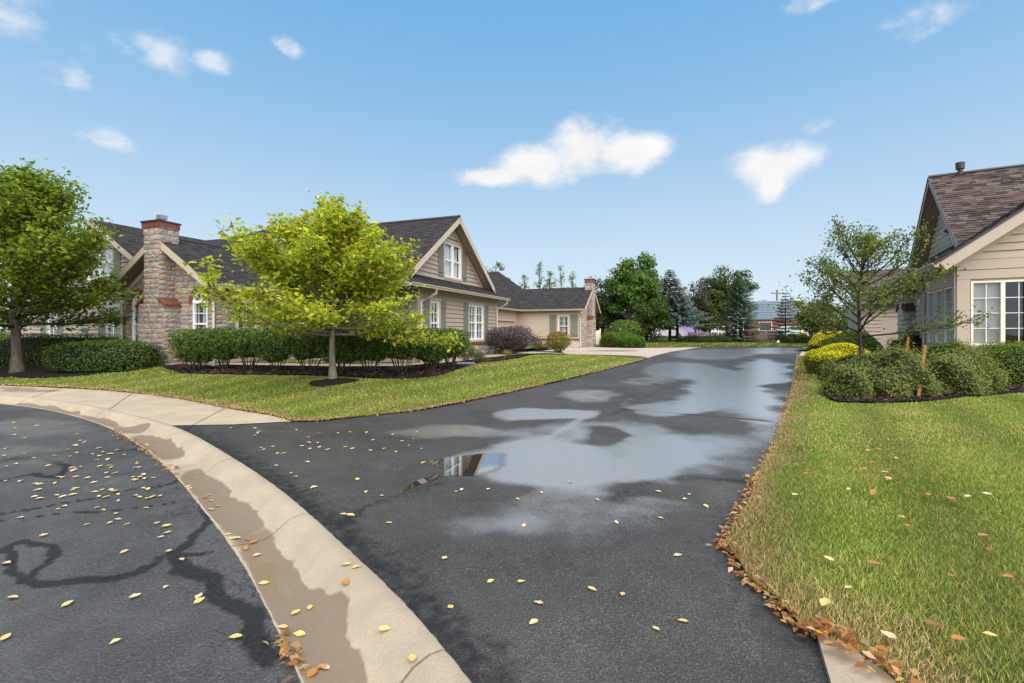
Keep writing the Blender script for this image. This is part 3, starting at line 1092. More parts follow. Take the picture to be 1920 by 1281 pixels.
def siding(face, parent, prof, z0, z1, openings=(), exp=.155, mat=None):
    z = z0
    while z < z1 - .02:
        zt = min(z + exp, z1)
        zm = (z + zt) / 2
        a0, b0 = prof(z)
        a1, b1 = prof(zt - .002)
        spans = [(o[0], o[1]) for o in openings if o[2] < zm < o[3]]
        lo, hi = min(a0, a1), max(b0, b1)
        for p, q in cut(lo, hi, spans):
            p0, q0 = max(p, a0), min(q, b0)
            p1, q1 = max(p, a1), min(q, b1)
            if q0 - p0 < .02:
                continue
            mb = MB()
            face.slab(mb, p0, q0, z, zt + .012, -.005, .048 + random.uniform(-.002, .002), min(p1, q0), max(q1, min(p1, q0) + .002), .006)
            mb.build('siding_board', mat, parent)
        z += exp


random.seed(5)
STONE_SHAPES = []


def stone_shapes(mats):
    """rough split-faced stones, unit size, shared by all walls"""
    out = []
    rs = random.Random(3)
    for k in range(7):
        j = lambda a: rs.uniform(-a, a)
        nx, nz_ = 4, 3
        V, Fc = [], []
        for iz in range(nz_):
            for ix in range(nx):
                x, z = ix / (nx - 1) - .5, iz / (nz_ - 1) - .5
                rim = ix in (0, nx - 1) or iz in (0, nz_ - 1)
                V.append((x * (.94 if rim else 1) + j(.035), (.45 + j(.12)) if rim else (.85 + j(.3)), z * (.9 if rim else 1) + j(.05)))
        for iz in range(nz_ - 1):
            for ix in range(nx - 1):
                a = iz * nx + ix
                Fc.append((a, a + nx, a + nx + 1, a + 1))
        ring = [0, 1, 2, 3, 7, 11, 10, 9, 8, 4]
        b = len(V)
        for i in ring:
            x, y, z = V[i]
            V.append((x * 1.02, 0, z * 1.02))
        nr = len(ring)
        for i in range(nr):
            Fc.append((ring[i], ring[(i + 1) % nr], b + (i + 1) % nr, b + i))
        for m in mats:
            out.append(mesh('stone', V, Fc, m))
    return out


SH_FIELD, SH_PALE = stone_shapes(ST), stone_shapes(STW)


def stonework(face, parent, prof, z0, z1, openings=(), shapes=None, hh=(.12, .2), ww=(.2, .5), d=0.0, depth=.055, seed=1, arches=()):
    rs = random.Random(seed)
    shapes = shapes or SH_FIELD
    z = z0
    Fm = face.frame()
    while z < z1 - .05:
        zt = min(z + rs.uniform(*hh), z1)
        if z1 - zt < .07:
            zt = z1
        a0, b0 = prof(z)
        a1, b1 = prof(zt)
        lo, hi = max(a0, a1 - .04), min(b0, b1 + .04)
        spans = [(o[0], o[1]) for o in openings if o[2] < zt - .01 and o[3] > z + .01]
        for (c, zc, r) in arches:
            if zt > zc and z < zc + r:
                q = max(0.0, z - zc)
                hw = math.sqrt(max(0, r * r - q * q))
                if hw > .02:
                    spans.append((c - hw, c + hw))
        for p, q in cut(lo, hi, spans):
            s = p
            while s < q - .01:
                e = s + rs.uniform(*ww) * (1 if rs.random() > .15 else .6)
                if q - e < .13:
                    e = q
                if e - s > .03:
                    o = link('stone', shapes[rs.randrange(len(shapes))], parent)
                    o.matrix_basis = Matrix.Translation(face.P((s + e) / 2, (z + zt) / 2, d)) @ Fm @ Matrix.Diagonal((e - s - .008, depth * rs.uniform(.75, 1.25), zt - z - .008, 1))
                s = e
        z = zt


def window(face, parent, s0, s1, z0, z1, cols=1, hung=True, lights=(2, 2), fmat='white', blind='louver', case=.09, casemat='trim', arch=False, d=.0, panel_right=.0, case_d=.05):
    """cols sashes side by side; hung: lower and upper sash; lights = panes per sash (across, up)"""
    W = M[fmat]
    mb = MB()
    fw = .045
    zs = z1
    face.slab(mb, s0, s0 + fw, z0, z1, -.07, .032 + d)
    face.slab(mb, s1 - fw, s1, z0, z1, -.07, .032 + d)
    face.slab(mb, s0 + fw, s1 - fw, z0, z0 + fw, -.07, .036 + d)
    face.slab(mb, s0 + fw, s1 - fw, z1 - fw, z1, -.07, .034 + d)
    cw = (s1 - s0) / cols
    for k in range(1, cols):
        face.slab(mb, s0 + cw * k - fw * .9, s0 + cw * k + fw * .9, z0 + fw, z1 - fw, -.07, .030 + d)
    if arch:
        c, r = (s0 + s1) / 2, (s1 - s0) / 2
        na = 16
        for i in range(na):
            t0, t1 = math.pi * i / na, math.pi * (i + 1) / na
            q = [(c + r * math.cos(t), z1 + r * math.sin(t)) for t in (t0, t1)] + [(c + (r - fw) * math.cos(t), z1 + (r - fw) * math.sin(t)) for t in (t1, t0)]
            mb.hexa([face.P(a, b, .032 + d) for a, b in q] + [face.P(a, b, -.07) for a, b in q])
        face.slab(mb, s0, s1, z1 - .02, z1 + .055, -.07, .040 + d)
    wo = mb.build('window', W, parent)
    mun = MB()
    for k in range(cols):
        a, b = s0 + cw * k + fw, s0 + cw * (k + 1) - fw
        parts = [(z0 + fw, (z0 + z1) / 2 - .02), ((z0 + z1) / 2 + .02, z1 - fw)] if hung else [(z0 + fw, z1 - fw)]
        if hung:
            face.slab(mun, a - .004, b + .004, (z0 + z1) / 2 - .022, (z0 + z1) / 2 + .022, -.05, .018 + d)
        for (za, zb) in parts:
            for i in range(lights[0]):
                for j in range(lights[1]):
                    x0, x1 = a + (b - a) * i / lights[0], a + (b - a) * (i + 1) / lights[0]
                    y0, y1 = za + (zb - za) * j / lights[1], za + (zb - za) * (j + 1) / lights[1]
                    pm = MB()
                    face.slab(pm, x0 + .004, x1 - .004, y0 + .004, y1 - .004, -.026 + d, -.020 + d)
                    pm.build('pane', M['glass'], wo)
            for i in range(1, lights[0]):
                x = a + (b - a) * i / lights[0]
                face.slab(mun, x - .009, x + .009, za, zb, -.032 + d, -.010 + d)
            for j in range(1, lights[1]):
                y = za + (zb - za) * j / lights[1]
                face.slab(mun, a, b, y - .009, y + .009, -.032 + d, -.0085 + d)
    if arch:
        r2 = r - fw
        for i in range(4):
            t0, t1 = math.pi * i / 4, math.pi * (i + 1) / 4
            pm = MB()
            n = 4
            ring = [(c, z1 + .06)] + [(c + r2 * math.cos(t0 + (t1 - t0) * q / n), max(z1 + .06, z1 + r2 * math.sin(t0 + (t1 - t0) * q / n))) for q in range(n + 1)]
            pm.prism([face.P(x, y, -.026) for x, y in ring], face.n * .006)
            pm.build('pane', M['glass'], wo)
            if i:
                face.bar(mun, (c, z1 + .05), (c + r2 * math.cos(t0), z1 + r2 * math.sin(t0)), .022, -.03, .0)
        bb = MB()
        face.slab(bb, s0, s1, z1, z1 + r, -.5, -.45)
        bb.build('room_back', M['room'], wo)
    if mun.v:
        mun.build('muntin', W, wo)
    bm = MB()
    a, b, za, zb = s0 + fw, s1 - fw, z0 + fw, z1 - fw
    if blind == 'louver':
        for k in range(cols * 2):
            w2 = (b - a) / (cols * 2)
            x0, x1 = a + w2 * k, a + w2 * (k + 1)
            for (q0, q1) in ((x0, x0 + .05), (x1 - .05, x1)):
                face.slab(bm, q0, q1, za, zb, -.14, -.11)
            zc = (za + zb) / 2
            for (q0, q1) in ((za, za + .07), (zc - .04, zc + .04), (zb - .07, zb)):
                face.slab(bm, x0 + .05, x1 - .05, q0, q1, -.138, -.112)
            z = za + .09
            while z < zb - .08:
                if abs(z - zc) > .06:
                    bm.hexa([face.P(x0 + .05, z, -.10), face.P(x1 - .05, z, -.10), face.P(x1 - .05, z + .008, -.15), face.P(x0 + .05, z + .008, -.15),
                             face.P(x0 + .05, z + .008, -.10), face.P(x1 - .05, z + .008, -.10), face.P(x1 - .05, z + .016, -.15), face.P(x0 + .05, z + .016, -.15)])
                z += .062
        bm.build('louvered_blind', M['blind'], wo)
    elif blind == 'curtain':
        n = 24
        pts = [(a + (b - a) * i / n, -.13 + .018 * math.sin(i * 1.9) + .008 * math.sin(i * 4.1)) for i in range(n + 1)]
        bm.add([face.P(x, za, y) for x, y in pts] + [face.P(x, zb, y) for x, y in pts], [(i, i + 1, n + 2 + i, n + 1 + i) for i in range(n)])
        bm.build('curtain', M['blind'], wo)
    elif blind == 'shade':
        z = za
        lim = za + (zb - za) * 1.0
        while z < lim:
            face.slab(bm, a, b if not panel_right else a + (b - a) * panel_right, z, z + .021, -.085, -.075, dt=-.068)
            z += .024
        bm.build('slatted_blind', M['blind_g'], wo)
    rb = MB()
    face.slab(rb, a - .3, b + .3, z0 - .1, z1 + .1, -1.3, -1.25)
    rb.build('room_back', M['room'], wo)
    if case:
        cm = MB()
        face.slab(cm, s0 - case, s0, z0 - .0, z1, -.02, case_d)
        face.slab(cm, s1, s1 + case, z0 - .0, z1, -.02, case_d)
        if not arch:
            face.slab(cm, s0 - case, s1 + case, z1, z1 + case * 1.5, -.02, case_d + .004)
        face.slab(cm, s0 - case, s1 + case, z0 - case, z0, -.02, case_d + .02)
        cm.build('casing', M[casemat], wo)
    return wo


def shutter(face, parent, s0, s1, z0, z1, d=.034):
    mb = MB()
    for q in (.13, .87):
        zz = z0 + (z1 - z0) * q
        face.slab(mb, s0 + .004, s1 - .004, zz - .04, zz + .04, d + .022, d + .045)
    so = mb.build('shutter', M['shutter'], parent)
    n = 4 if s1 - s0 > .3 else 3
    for i in range(n):
        m2 = MB()
        w2 = (s1 - s0) / n
        face.slab(m2, s0 + w2 * i + .003, s0 + w2 * (i + 1) - .003, z0, z1, d, d + .022)
        m2.build('board', M['shutter'], so)
    return so


def roof_plane(parent, pts, tones, exposure=.14, tabw=.22, seed=1, thick=.10, pieces=0, deck='soffit', lift=1.0, name='roof_deck'):
    """deck slab with shingle tabs laid course by course; pts[0]-pts[1] is the eave"""
    P = [Vector(p) for p in pts]
    e1 = (P[1] - P[0]).normalized()
    nrm = (P[1] - P[0]).cross(P[-1] - P[0]).normalized()
    if nrm.z < 0:
        nrm = -nrm
    e2 = nrm.cross(e1)
    if e2.z < 0:
        e2 = -e2
    q = [((p - P[0]).dot(e1), (p - P[0]).dot(e2)) for p in P]
    tmax = max(b for a, b in q)
    mb = MB()
    mb.prism([p - nrm * .004 for p in P], -nrm * thick)
    do = mb.build(name, M[deck], parent)

    def span(t):
        xs = []
        for (a, b), (c, d) in zip(q, q[1:] + q[:1]):
            if abs(d - b) < 1e-6:
                if abs(b - t) < 1e-4:
                    xs += [a, c]
                continue
            u = (t - b) / (d - b)
            if -1e-6 <= u <= 1 + 1e-6:
                xs.append(a + (c - a) * u)
        return (min(xs), max(xs)) if xs else None
    rs = random.Random(seed)
    sm = MB()
    cand = []
    t = -.03
    row = 0
    while t < tmax:
        t1 = min(t + exposure, tmax)
        A, B = span(max(t, .0005)), span(t1 - .0005)
        if A and B:
            x = min(A[0], B[0]) - rs.random() * tabw - .02
            end = max(A[1], B[1]) + .02
            while x < end:
                wd = tabw * rs.uniform(.55, 1.35)
                x0b, x1b = max(x, A[0] - .02), min(x + wd - .004, A[1] + .02)
                x0t, x1t = max(x, B[0] - .02), min(x + wd - .004, B[1] + .02)
                if x1b > x0b and (x1t > x0t or x1b - x0b > .01):
                    if x1t < x0t:
                        x0t = x1t = min(max(x0t, x0b), x1b)
                    h = (.007 + rs.random() * .012) * lift
                    c = tones[rs.randrange(len(tones))]
                    k = rs.uniform(.85, 1.15)
                    c = tuple(v * k for v in c)
                    full = abs((x1b - x0b) - (wd - .004)) < 1e-6 and abs((x1t - x0t) - (wd - .004)) < 1e-6
                    V = [P[0] + e1 * x0b + e2 * t + nrm * h, P[0] + e1 * x1b + e2 * t + nrm * h, P[0] + e1 * x1t + e2 * (t1 + .01) + nrm * .003, P[0] + e1 * x0t + e2 * (t1 + .01) + nrm * .003,
                         P[0] + e1 * x0b + e2 * t - nrm * .002, P[0] + e1 * x1b + e2 * t - nrm * .002]
                    cand.append((V, c, full))
                x += wd
        t += exposure
        row += 1
    if pieces:
        cand.sort(key=lambda r: (not r[2], (parent.matrix_world @ r[0][0]).length))
    for i, (V, c, full) in enumerate(cand):
        fs = [(0, 1, 2, 3), (4, 5, 1, 0), (4, 0, 3), (5, 2, 1)]
        if i < pieces:
            link('shingle', mesh('shingle', V, fs, M['shingle'], False, np.array([c] * 6)), do)
        else:
            sm.add(V, fs, c)
    if sm.v:
        sm.build('shingles', M['shingle'], do, kind='stuff')
    return do


def gutter(parent, a, b, mat='gutter', size=.12):
    """K-style eaves gutter from a to b, hung to the right of the run direction"""
    a, b = Vector(a), Vector(b)
    d = (b - a).normalized()
    o = Vector((d.y, -d.x, 0))
    pr = [(0, 0), (0, -size * .85), (size * .6, -size * .85), (size * .72, -size * .45), (size, -size * .2), (size, 0), (size - .012, 0), (size - .02, -size * .2), (.012, -size * .25), (.012, 0)]
    mb = MB()
    mb.prism([a + o * x + Vector((0, 0, z)) for x, z in pr], b - a)
    return mb.build('gutter', M[mat], parent)


def downspout(parent, pts, mat='gutter', r=.04):
    mb = MB()
    mb.tube(pts, r * 1.25, 4)
    return mb.build('downspout', M[mat], parent)


def brick_row(face, parent, s0, s1, z0, z1, d, pitch=.072, name='brick'):
    n = max(1, int((s1 - s0) / pitch))
    w2 = (s1 - s0) / n
    for i in range(n):
        mb = MB()
        face.slab(mb, s0 + w2 * i + .005, s0 + w2 * (i + 1) - .005, z0, z1, -.03, d + random.uniform(-.004, .004))
        mb.build(name, M['brick'], parent)


def brick_arch(face, parent, c, zc, r, t=.15, n=17, d=.075):
    mb = MB()
    na = 24
    for i in range(na):
        t0, t1 = -.12 + (math.pi + .24) * i / na, -.12 + (math.pi + .24) * (i + 1) / na
        qd = [(c + (r + .01) * math.cos(t0), zc + (r + .01) * math.sin(t0)), (c + (r + t - .01) * math.cos(t0), zc + (r + t - .01) * math.sin(t0)),
              (c + (r + t - .01) * math.cos(t1), zc + (r + t - .01) * math.sin(t1)), (c + (r + .01) * math.cos(t1), zc + (r + .01) * math.sin(t1))]
        mb.hexa([face.P(a, b, d - .012) for a, b in qd] + [face.P(a, b, -.03) for a, b in qd])
    ao = mb.build('brick_arch', M['mortar'], parent)
    for i in range(n):
        t0 = -.10 + (math.pi + .20) * (i + .09) / n
        t1 = -.10 + (math.pi + .20) * (i + .91) / n
        qd = [(c + r * math.cos(t0), zc + r * math.sin(t0)), (c + (r + t) * math.cos(t0), zc + (r + t) * math.sin(t0)), (c + (r + t) * math.cos(t1), zc + (r + t) * math.sin(t1)), (c + r * math.cos(t1), zc + r * math.sin(t1))]
        b = MB()
        b.hexa([face.P(a, q, d) for a, q in qd] + [face.P(a, q, -.02) for a, q in qd])
        b.build('brick', M['brick'], ao)
    return ao


def chimney(parent, face, c, base_w, shaft_w, proj, back, zb, zsh, ztop, seed, cap_up=.3, flue=True, shapes=None):
    """stone stack standing in front of face, with sloped brick shoulders and a brick cap"""
    def stack_faces(wd, pr, bk):
        p = [face.P(c - wd / 2, 0, pr), face.P(c + wd / 2, 0, pr), face.P(c + wd / 2, 0, -bk), face.P(c - wd / 2, 0, -bk)]
        return [Face(p[0], p[1] - p[0]), Face(p[1], p[2] - p[1]), Face(p[3], p[0] - p[3])], [wd, pr + bk, pr + bk]
    mb = MB()
    face.slab(mb, c - base_w / 2 + .03, c + base_w / 2 - .03, zb - .15, zsh, -.02, proj - .03)
    face.slab(mb, c - shaft_w / 2 + .03, c + shaft_w / 2 - .03, zsh - .02, ztop, -back + .03, proj - .035)
    ch = mb.build('chimney', M['mortar'], parent)
    fs, ws = stack_faces(base_w - .06, proj - .03, 0)
    for i, (f, wd) in enumerate(zip(fs, ws)):
        stonework(f, ch, prof_rect(-.02, wd + .02), zb - .1, zsh, seed=seed + i, d=0, ww=(.18, .42), depth=.05, shapes=shapes)
    fs, ws = stack_faces(shaft_w - .06, proj - .035, back - .03)
    for i, (f, wd) in enumerate(zip(fs, ws)):
        stonework(f, ch, prof_rect(-.02, wd + .02), zsh + .0, ztop - cap_up, seed=seed + 9 + i, d=0, ww=(.2, .42), depth=.05, shapes=shapes)
    # sloped shoulders of brick
    for sg in (-1, 1):
        n = 6
        for i in range(n):
            b = MB()
            x0 = c + sg * (shaft_w / 2 - .01)
            x1 = c + sg * (base_w / 2 + .06)
            za, zc2 = zsh + .20, zsh - .03
            d0, d1 = -.0 + (proj + .05) * i / n, -.0 + (proj + .05) * (i + .9) / n
            q = [(x0, za), (x1, zc2), (x1, zc2 - .07), (x0, za - .09)]
            if sg < 0:
                q = q[::-1]
            b.hexa([face.P(x, z, d1) for x, z in q] + [face.P(x, z, d0) for x, z in q])
            b.build('brick', M['brick'], ch)
    # cap: a ring of soldier bricks under a slab
    fs, ws = stack_faces(shaft_w + .07, proj + .03, back)
    for f, wd in zip(fs, ws):
        brick_row(f, ch, 0, wd, ztop - cap_up + .02, ztop - .045, .0)
    mb = MB()
    face.slab(mb, c - shaft_w / 2 - .03, c + shaft_w / 2 + .03, ztop - cap_up, ztop - .05, -back + .01, proj + .0)
    mb.build('cap_core', M['mortar'], ch)
    mb = MB()
    face.slab(mb, c - shaft_w / 2 - .06, c + shaft_w / 2 + .06, ztop - .045, ztop, -back - .03, proj + .06)
    mb.build('cap_slab', M['vent'], ch)
    if flue:
        mb = MB()
        k = face.P(c + .02, 0, (proj - back) / 2)
        mb.tube([k + Vector((0, 0, ztop - .02)), k + Vector((0, 0, ztop + .10))], .065, 8)
        mb.box(k.x - .11, k.x + .11, k.y - .11, k.y + .11, ztop + .10, ztop + .24)
        mb.build('flue', M['metal'], ch)
    return ch


T_DARK = [(.030, .027, .029), (.034, .031, .033), (.038, .034, .036), (.031, .027, .028), (.041, .037, .038)]
T_BROWN = [(.075, .055, .050), (.098, .074, .066), (.055, .040, .037), (.115, .09, .08), (.085, .064, .058), (.045, .033, .031)]


def wall_poly(face, parent, name, pts, mat, d=0.0):
    mb = MB()
    mb.add([face.P(a, b, d) for a, b in pts], [tuple(range(len(pts)))])
    return mb.build(name, mat, parent)


# ------------------------------------------------------------------ the long taupe house on the left
TH = R(20.7)
us, uc = math.sin(TH), math.cos(TH)


def place(v, u, th=TH):
    return (u * math.sin(th) + v * math.cos(th), u * math.cos(th) - v * math.sin(th))


H1 = thing('house', 'long taupe house with stone chimney gable and dark grey shingle roof', 'house', (0, 0, 0), -TH)
h1c = place(-14, 14)
H1.location = (*place(-14, 14), .30)


class Off:
    pass


def shift(root_v, root_u, root_z):
    """points given in the house grid (v, u, z) become local to its root"""
    def f(v, u, z=0.0):
        return Vector((v - root_v, u - root_u, z - root_z))
    return f


def face_at(L, p, q):
    """face along the house grid from p to q (v, u); z is taken relative to the root"""
    a, b = L(*p), L(*q)
    return Face((a.x, a.y), (b - a))


L1 = shift(-14, 14, .30)
ZE = 2.95 - .30        # eave height, local
SLP = .716

# stone gable with the chimney
fg = face_at(L1, (-18.6, 10.95), (-14.25, 10.95))
zg0 = -.25
ca, cb, wr = .72, 3.72, .33     # window centres, half width
zs0, zs1 = 1.02 - .3, 2.42 - .3    # sill and spring height
cgx = 2.18
gab = prof_gable(cgx, 4.36 - .3, .66, 0, 4.35)
outline = [(0, zg0), (4.35, zg0), (4.35, ZE - .12), (cgx, 4.36 - .3), (0, ZE - .12)]


def arch_hole(c):
    return [(c - wr, zs0), (c + wr, zs0)] + [(c + wr * math.cos(t), zs1 + wr * math.sin(t)) for t in np.linspace(0, math.pi, 13)]


sw = sheathing(fg, H1, 'stone_wall', outline, [arch_hole(ca), arch_hole(cb)], M['mortar'], 0)
stonework(fg, sw, gab, zg0, 4.3 - .3, [(ca - wr, ca + wr, zs0 - .11, zs1), (cb - wr, cb + wr, zs0 - .11, zs1), (cgx - .55, cgx + .53, zg0, 2.45 - .3), (cgx - .30, cgx + .30, 2.4 - .3, 5)],
          arches=[(ca, zs1, wr + .03), (cb, zs1, wr + .03)], seed=11)
for c in (ca, cb):
    window(fg, H1, c - wr, c + wr, zs0, zs1, 1, True, (1, 2), 'white', 'louver', case=0, arch=True, d=.0)
    brick_arch(fg, H1, c, zs1, wr + .005, d=.07)
    sb = MB()
    fg.slab(sb, c - wr - .04, c + wr + .04, zs0 - .10, zs0 - .015, -.02, .06)
    so = sb.build('sill', M['mortar'], H1)
    brick_row(fg, so, c - wr - .06, c + wr + .06, zs0 - .105, zs0 - .005, .10)
chimney(H1, fg, cgx, 1.26, .74, .56, .12, zg0 - .0, 2.38 - .3, 5.06 - .3, 21, cap_up=.24)
# its roof
TW = T_DARK
ridge1, eave1 = 4.60, 2.95
roof_plane(H1, [L1(-13.85, 10.5, eave1), L1(-13.85, 12.6, eave1), L1(-16.4, 15.0, ridge1), L1(-16.4, 10.5, ridge1)], TW, seed=2)
roof_plane(H1, [L1(-18.95, 12.6, eave1), L1(-18.95, 10.5, eave1), L1(-16.4, 10.5, ridge1), L1(-16.4, 15.0, ridge1)], TW, seed=3)
mb = MB()
mb.tube([L1(-16.4, 10.48, ridge1 + .008), L1(-16.4, 15.2, ridge1 + .008)], .05, 6)
mb.build('ridge_cap', M['vent'], H1)
fr = face_at(L1, (-18.6, 10.50), (-14.25, 10.50))
for pz, nm in ((0, 'rake_board'),):
    for (p, q) in (((-.37, eave1 - .3 - .03), (cgx - .28, ridge1 - .3 - .21)), ((4.77, eave1 - .3 - .03), (cgx + .30, ridge1 - .3 - .21))):
        mb = MB()
        fr.bar(mb, p, q, .20, -.02, .03, below=True)
        mb.build(nm, M['gutter'], H1)
for (p, q) in (((-.05, ZE - .15), (cgx, 4.36 - .3 - .03)), ((4.40, ZE - .15), (cgx, 4.36 - .3 - .03))):
    mb = MB()
    fg.bar(mb, p, q, .16, .0, .085, below=True)
    mb.build('frieze_board', M['trim'], H1)
gutter(H1, L1(-13.85, 10.52, eave1 - .01), L1(-13.85, 12.5, eave1 - .01))
gutter(H1, L1(-18.95, 12.0, eave1 - .01), L1(-18.95, 10.52, eave1 - .01))
downspout(H1, [L1(-13.8, 10.75, 2.86), L1(-13.82, 10.72, 2.74), L1(-14.2, 10.86, 2.42), L1(-14.2, 10.87, .6), L1(-14.2, 10.87, .3)])
downspout(H1, [L1(-19.0, 10.75, 2.86), L1(-18.98, 10.72, 2.74), L1(-18.68, 10.86, 2.42), L1(-18.68, 10.87, .8), L1(-18.68, 10.87, .62)])
mb = MB()
mb.tube([L1(-18.68, 10.86, .66), L1(-18.70, 10.80, .5), L1(-18.8, 10.5, .28), L1(-18.82, 10.35, .22)], .06, 6)
mb.build('drain_boot', M['black'], H1)
# corner boards
for s in (0.0, 4.35):
    mb = MB()
    fg.slab(mb, s - .06, s + .06, ZE - .34, ZE - .05, -.02, .07)
    mb.build('corner_board', M['trim'], H1)

# right side wall of the stone gable and the recessed entry
fs1 = face_at(L1, (-14.25, 10.97), (-14.25, 13.5))
ws = (.75, 1.55, .85, 2.2)
wl = sheathing(fs1, H1, 'side_wall', [(0, zg0), (2.5, zg0), (2.5, ZE - .1), (0, ZE - .1)], [rect(ws)], M['siding'], -.01)
stonework(fs1, wl, prof_rect(0.0, .42), zg0, ZE - .1, seed=31)
siding(fs1, wl, prof_rect(.42, 2.5), .0, ZE - .1, [(ws[0] - .08, ws[1] + .08, ws[2] - .08, ws[3] + .1)], mat=M['siding'])
window(fs1, H1, *ws, 1, True, (2, 2), 'white', 'louver')
shutter(fs1, H1, .44, .65, .8, 2.3)
shutter(fs1, H1, 1.66, 1.9, .8, 2.3)
fe = face_at(L1, (-14.25, 13.5), (-8.42, 13.5))
dw = (2.9, 3.85, 0, 2.1)
ww_ = (.7, 1.7, .8, 2.15)
wl = sheathing(fe, H1, 'entry_wall', [(0, zg0), (5.83, zg0), (5.83, ZE - .05), (0, ZE - .05)], [rect((dw[0], dw[1], -.2, 2.1)), rect(ww_)], M['siding'], -.01)
siding(fe, wl, prof_rect(0, 5.4), .0, ZE - .05, [(dw[0] - .1, dw[1] + .1, -1, 2.2), (ww_[0] - .08, ww_[1] + .08, ww_[2] - .08, ww_[3] + .1)], mat=M['siding'])
stonework(fe, wl, prof_rect(5.3, 5.8), zg0, ZE - .1, seed=33)
window(fe, H1, *ww_, 2, True, (2, 2), 'white', 'louver')
mb = MB()
fe.slab(mb, dw[0], dw[1], -.2, 2.1, -.08, -.03)
do = mb.build('door', M['shutter'], H1)
for i in (0, 1):
    for j in (0, 1, 2):
        m2 = MB()
        fe.slab(m2, dw[0] + .12 + .38 * i, dw[0] + .42 + .38 * i, .1 + .65 * j, .62 + .65 * j, -.035, -.015)
        m2.build('door_panel', M['shutter'], do)
mb = MB()
mb.tube([fe.P(dw[1] - .08, .95, -.03), fe.P(dw[1] - .08, .95, .04)], .03, 8)
mb.build('door_handle', M['metal'], do)
# porch post
mb = MB()
p = L1(-10.9, 12.75)
mb.box(p.x - .1, p.x + .1, p.y - .1, p.y + .1, zg0, ZE - .12)
mb.box(p.x - .13, p.x + .13, p.y - .13, p.y + .13, zg0, .15)
mb.build('porch_post', M['trim'], H1)

# road-facing gable wall
fm = face_at(L1, (-8.4, 13.5), (-8.4, 20.15))
wA, wB = (.80, 1.40, 1.02 - .3, 2.50 - .3), (3.79, 5.19, 1.13 - .3, 2.52 - .3)
wl = sheathing(fm, H1, 'gable_end_wall', [(0, zg0), (6.65, zg0), (6.65, ZE - .05), (0, ZE - .05)], [rect(wA), rect(wB)], M['siding'], -.01)
siding(fm, wl, prof_rect(.1, 6.55), 1.03 - .3, ZE - .05, [(wA[0] - .08, wA[1] + .08, wA[2] - .1, wA[3] + .13), (wB[0] - .08, wB[1] + .08, wB[2] - .1, wB[3] + .13)], exp=.158, mat=M['siding'])
stonework(fm, wl, prof_rect(0, 6.65), zg0, .93 - .3, seed=41, shapes=SH_PALE + SH_FIELD)
mb = MB()
fm.slab(mb, -.02, 6.67, .93 - .3, 1.0 - .3, -.02, .07)
lo = mb.build('ledge', M['brick'], H1)
brick_row(fm, lo, -.02, 6.67, .932 - .3, 1.015 - .3, .10, pitch=.2)
window(fm, H1, *wA, 1, True, (2, 2), 'white', 'louver')
window(fm, H1, *wB, 2, True, (2, 2), 'white', 'louver')
for s in (wA[0] - .09 - .36, wA[1] + .10):
    shutter(fm, H1, s, s + .35, wA[2] - .04, wA[3] + .05)
for s in (wB[0] - .10 - .38, wB[1] + .10):
    shutter(fm, H1, s, s + .38, wB[2] - .04, wB[3] + .05)
for s in (.05, 6.6):
    mb = MB()
    fm.slab(mb, s - .06, s + .06, 1.02 - .3, ZE - .05, -.02, .045)
    mb.build('corner_board', M['trim'], H1)
mb = MB()
fm.slab(mb, 0, 6.65, ZE - .2, ZE - .04, -.02, .05)
mb.build('frieze_board', M['trim'], H1)
# upper gable
fu = face_at(L1, (-8.8, 12.4), (-8.8, 20.5))
gc = 4.05
wU = (3.62, 4.98, 3.55 - .3, 4.86 - .3)
gu = prof_gable(gc, 5.66 - .3, SLP)
wl = sheathing(fu, H1, 'upper_gable_wall', [(gc - 3.2, 5.66 - .3 - 3.2 * SLP), (gc + 3.2, 5.66 - .3 - 3.2 * SLP), (gc, 5.66 - .3)], [rect(wU)], M['siding'], -.01)
siding(fu, wl, gu, 3.40 - .3, 5.6 - .3, [(wU[0] - .08, wU[1] + .08, wU[2] - .1, wU[3] + .13)], exp=.165, mat=M['siding'])
window(fu, H1, *wU, 2, True, (1, 1), 'white', 'curtain')
for s in (wU[0] - .12 - .38, wU[1] + .12):
    shutter(fu, H1, s, s + .36, wU[2] - .04, wU[3] + .05)
mb = MB()
fu.slab(mb, gc - 3.05, gc + 3.05, 3.36 - .3, 3.46 - .3, -.02, .045)
mb.build('skirt_board', M['trim'], H1)
# main roof
zr, ze = 5.85, 2.95
roof_plane(H1, [L1(-26, 12.4, ze), L1(-8.35, 12.4, ze), L1(-8.35, 16.45, zr), L1(-26, 16.45, zr)], TW, seed=5)
roof_plane(H1, [L1(-8.35, 20.5, ze), L1(-26, 20.5, ze), L1(-26, 16.45, zr), L1(-8.35, 16.45, zr)], TW, seed=6)
mb = MB()
mb.tube([L1(-8.33, 16.45, zr + .01), L1(-20, 16.45, zr + .01)], .06, 6)
mb.build('ridge_cap', M['vent'], H1)
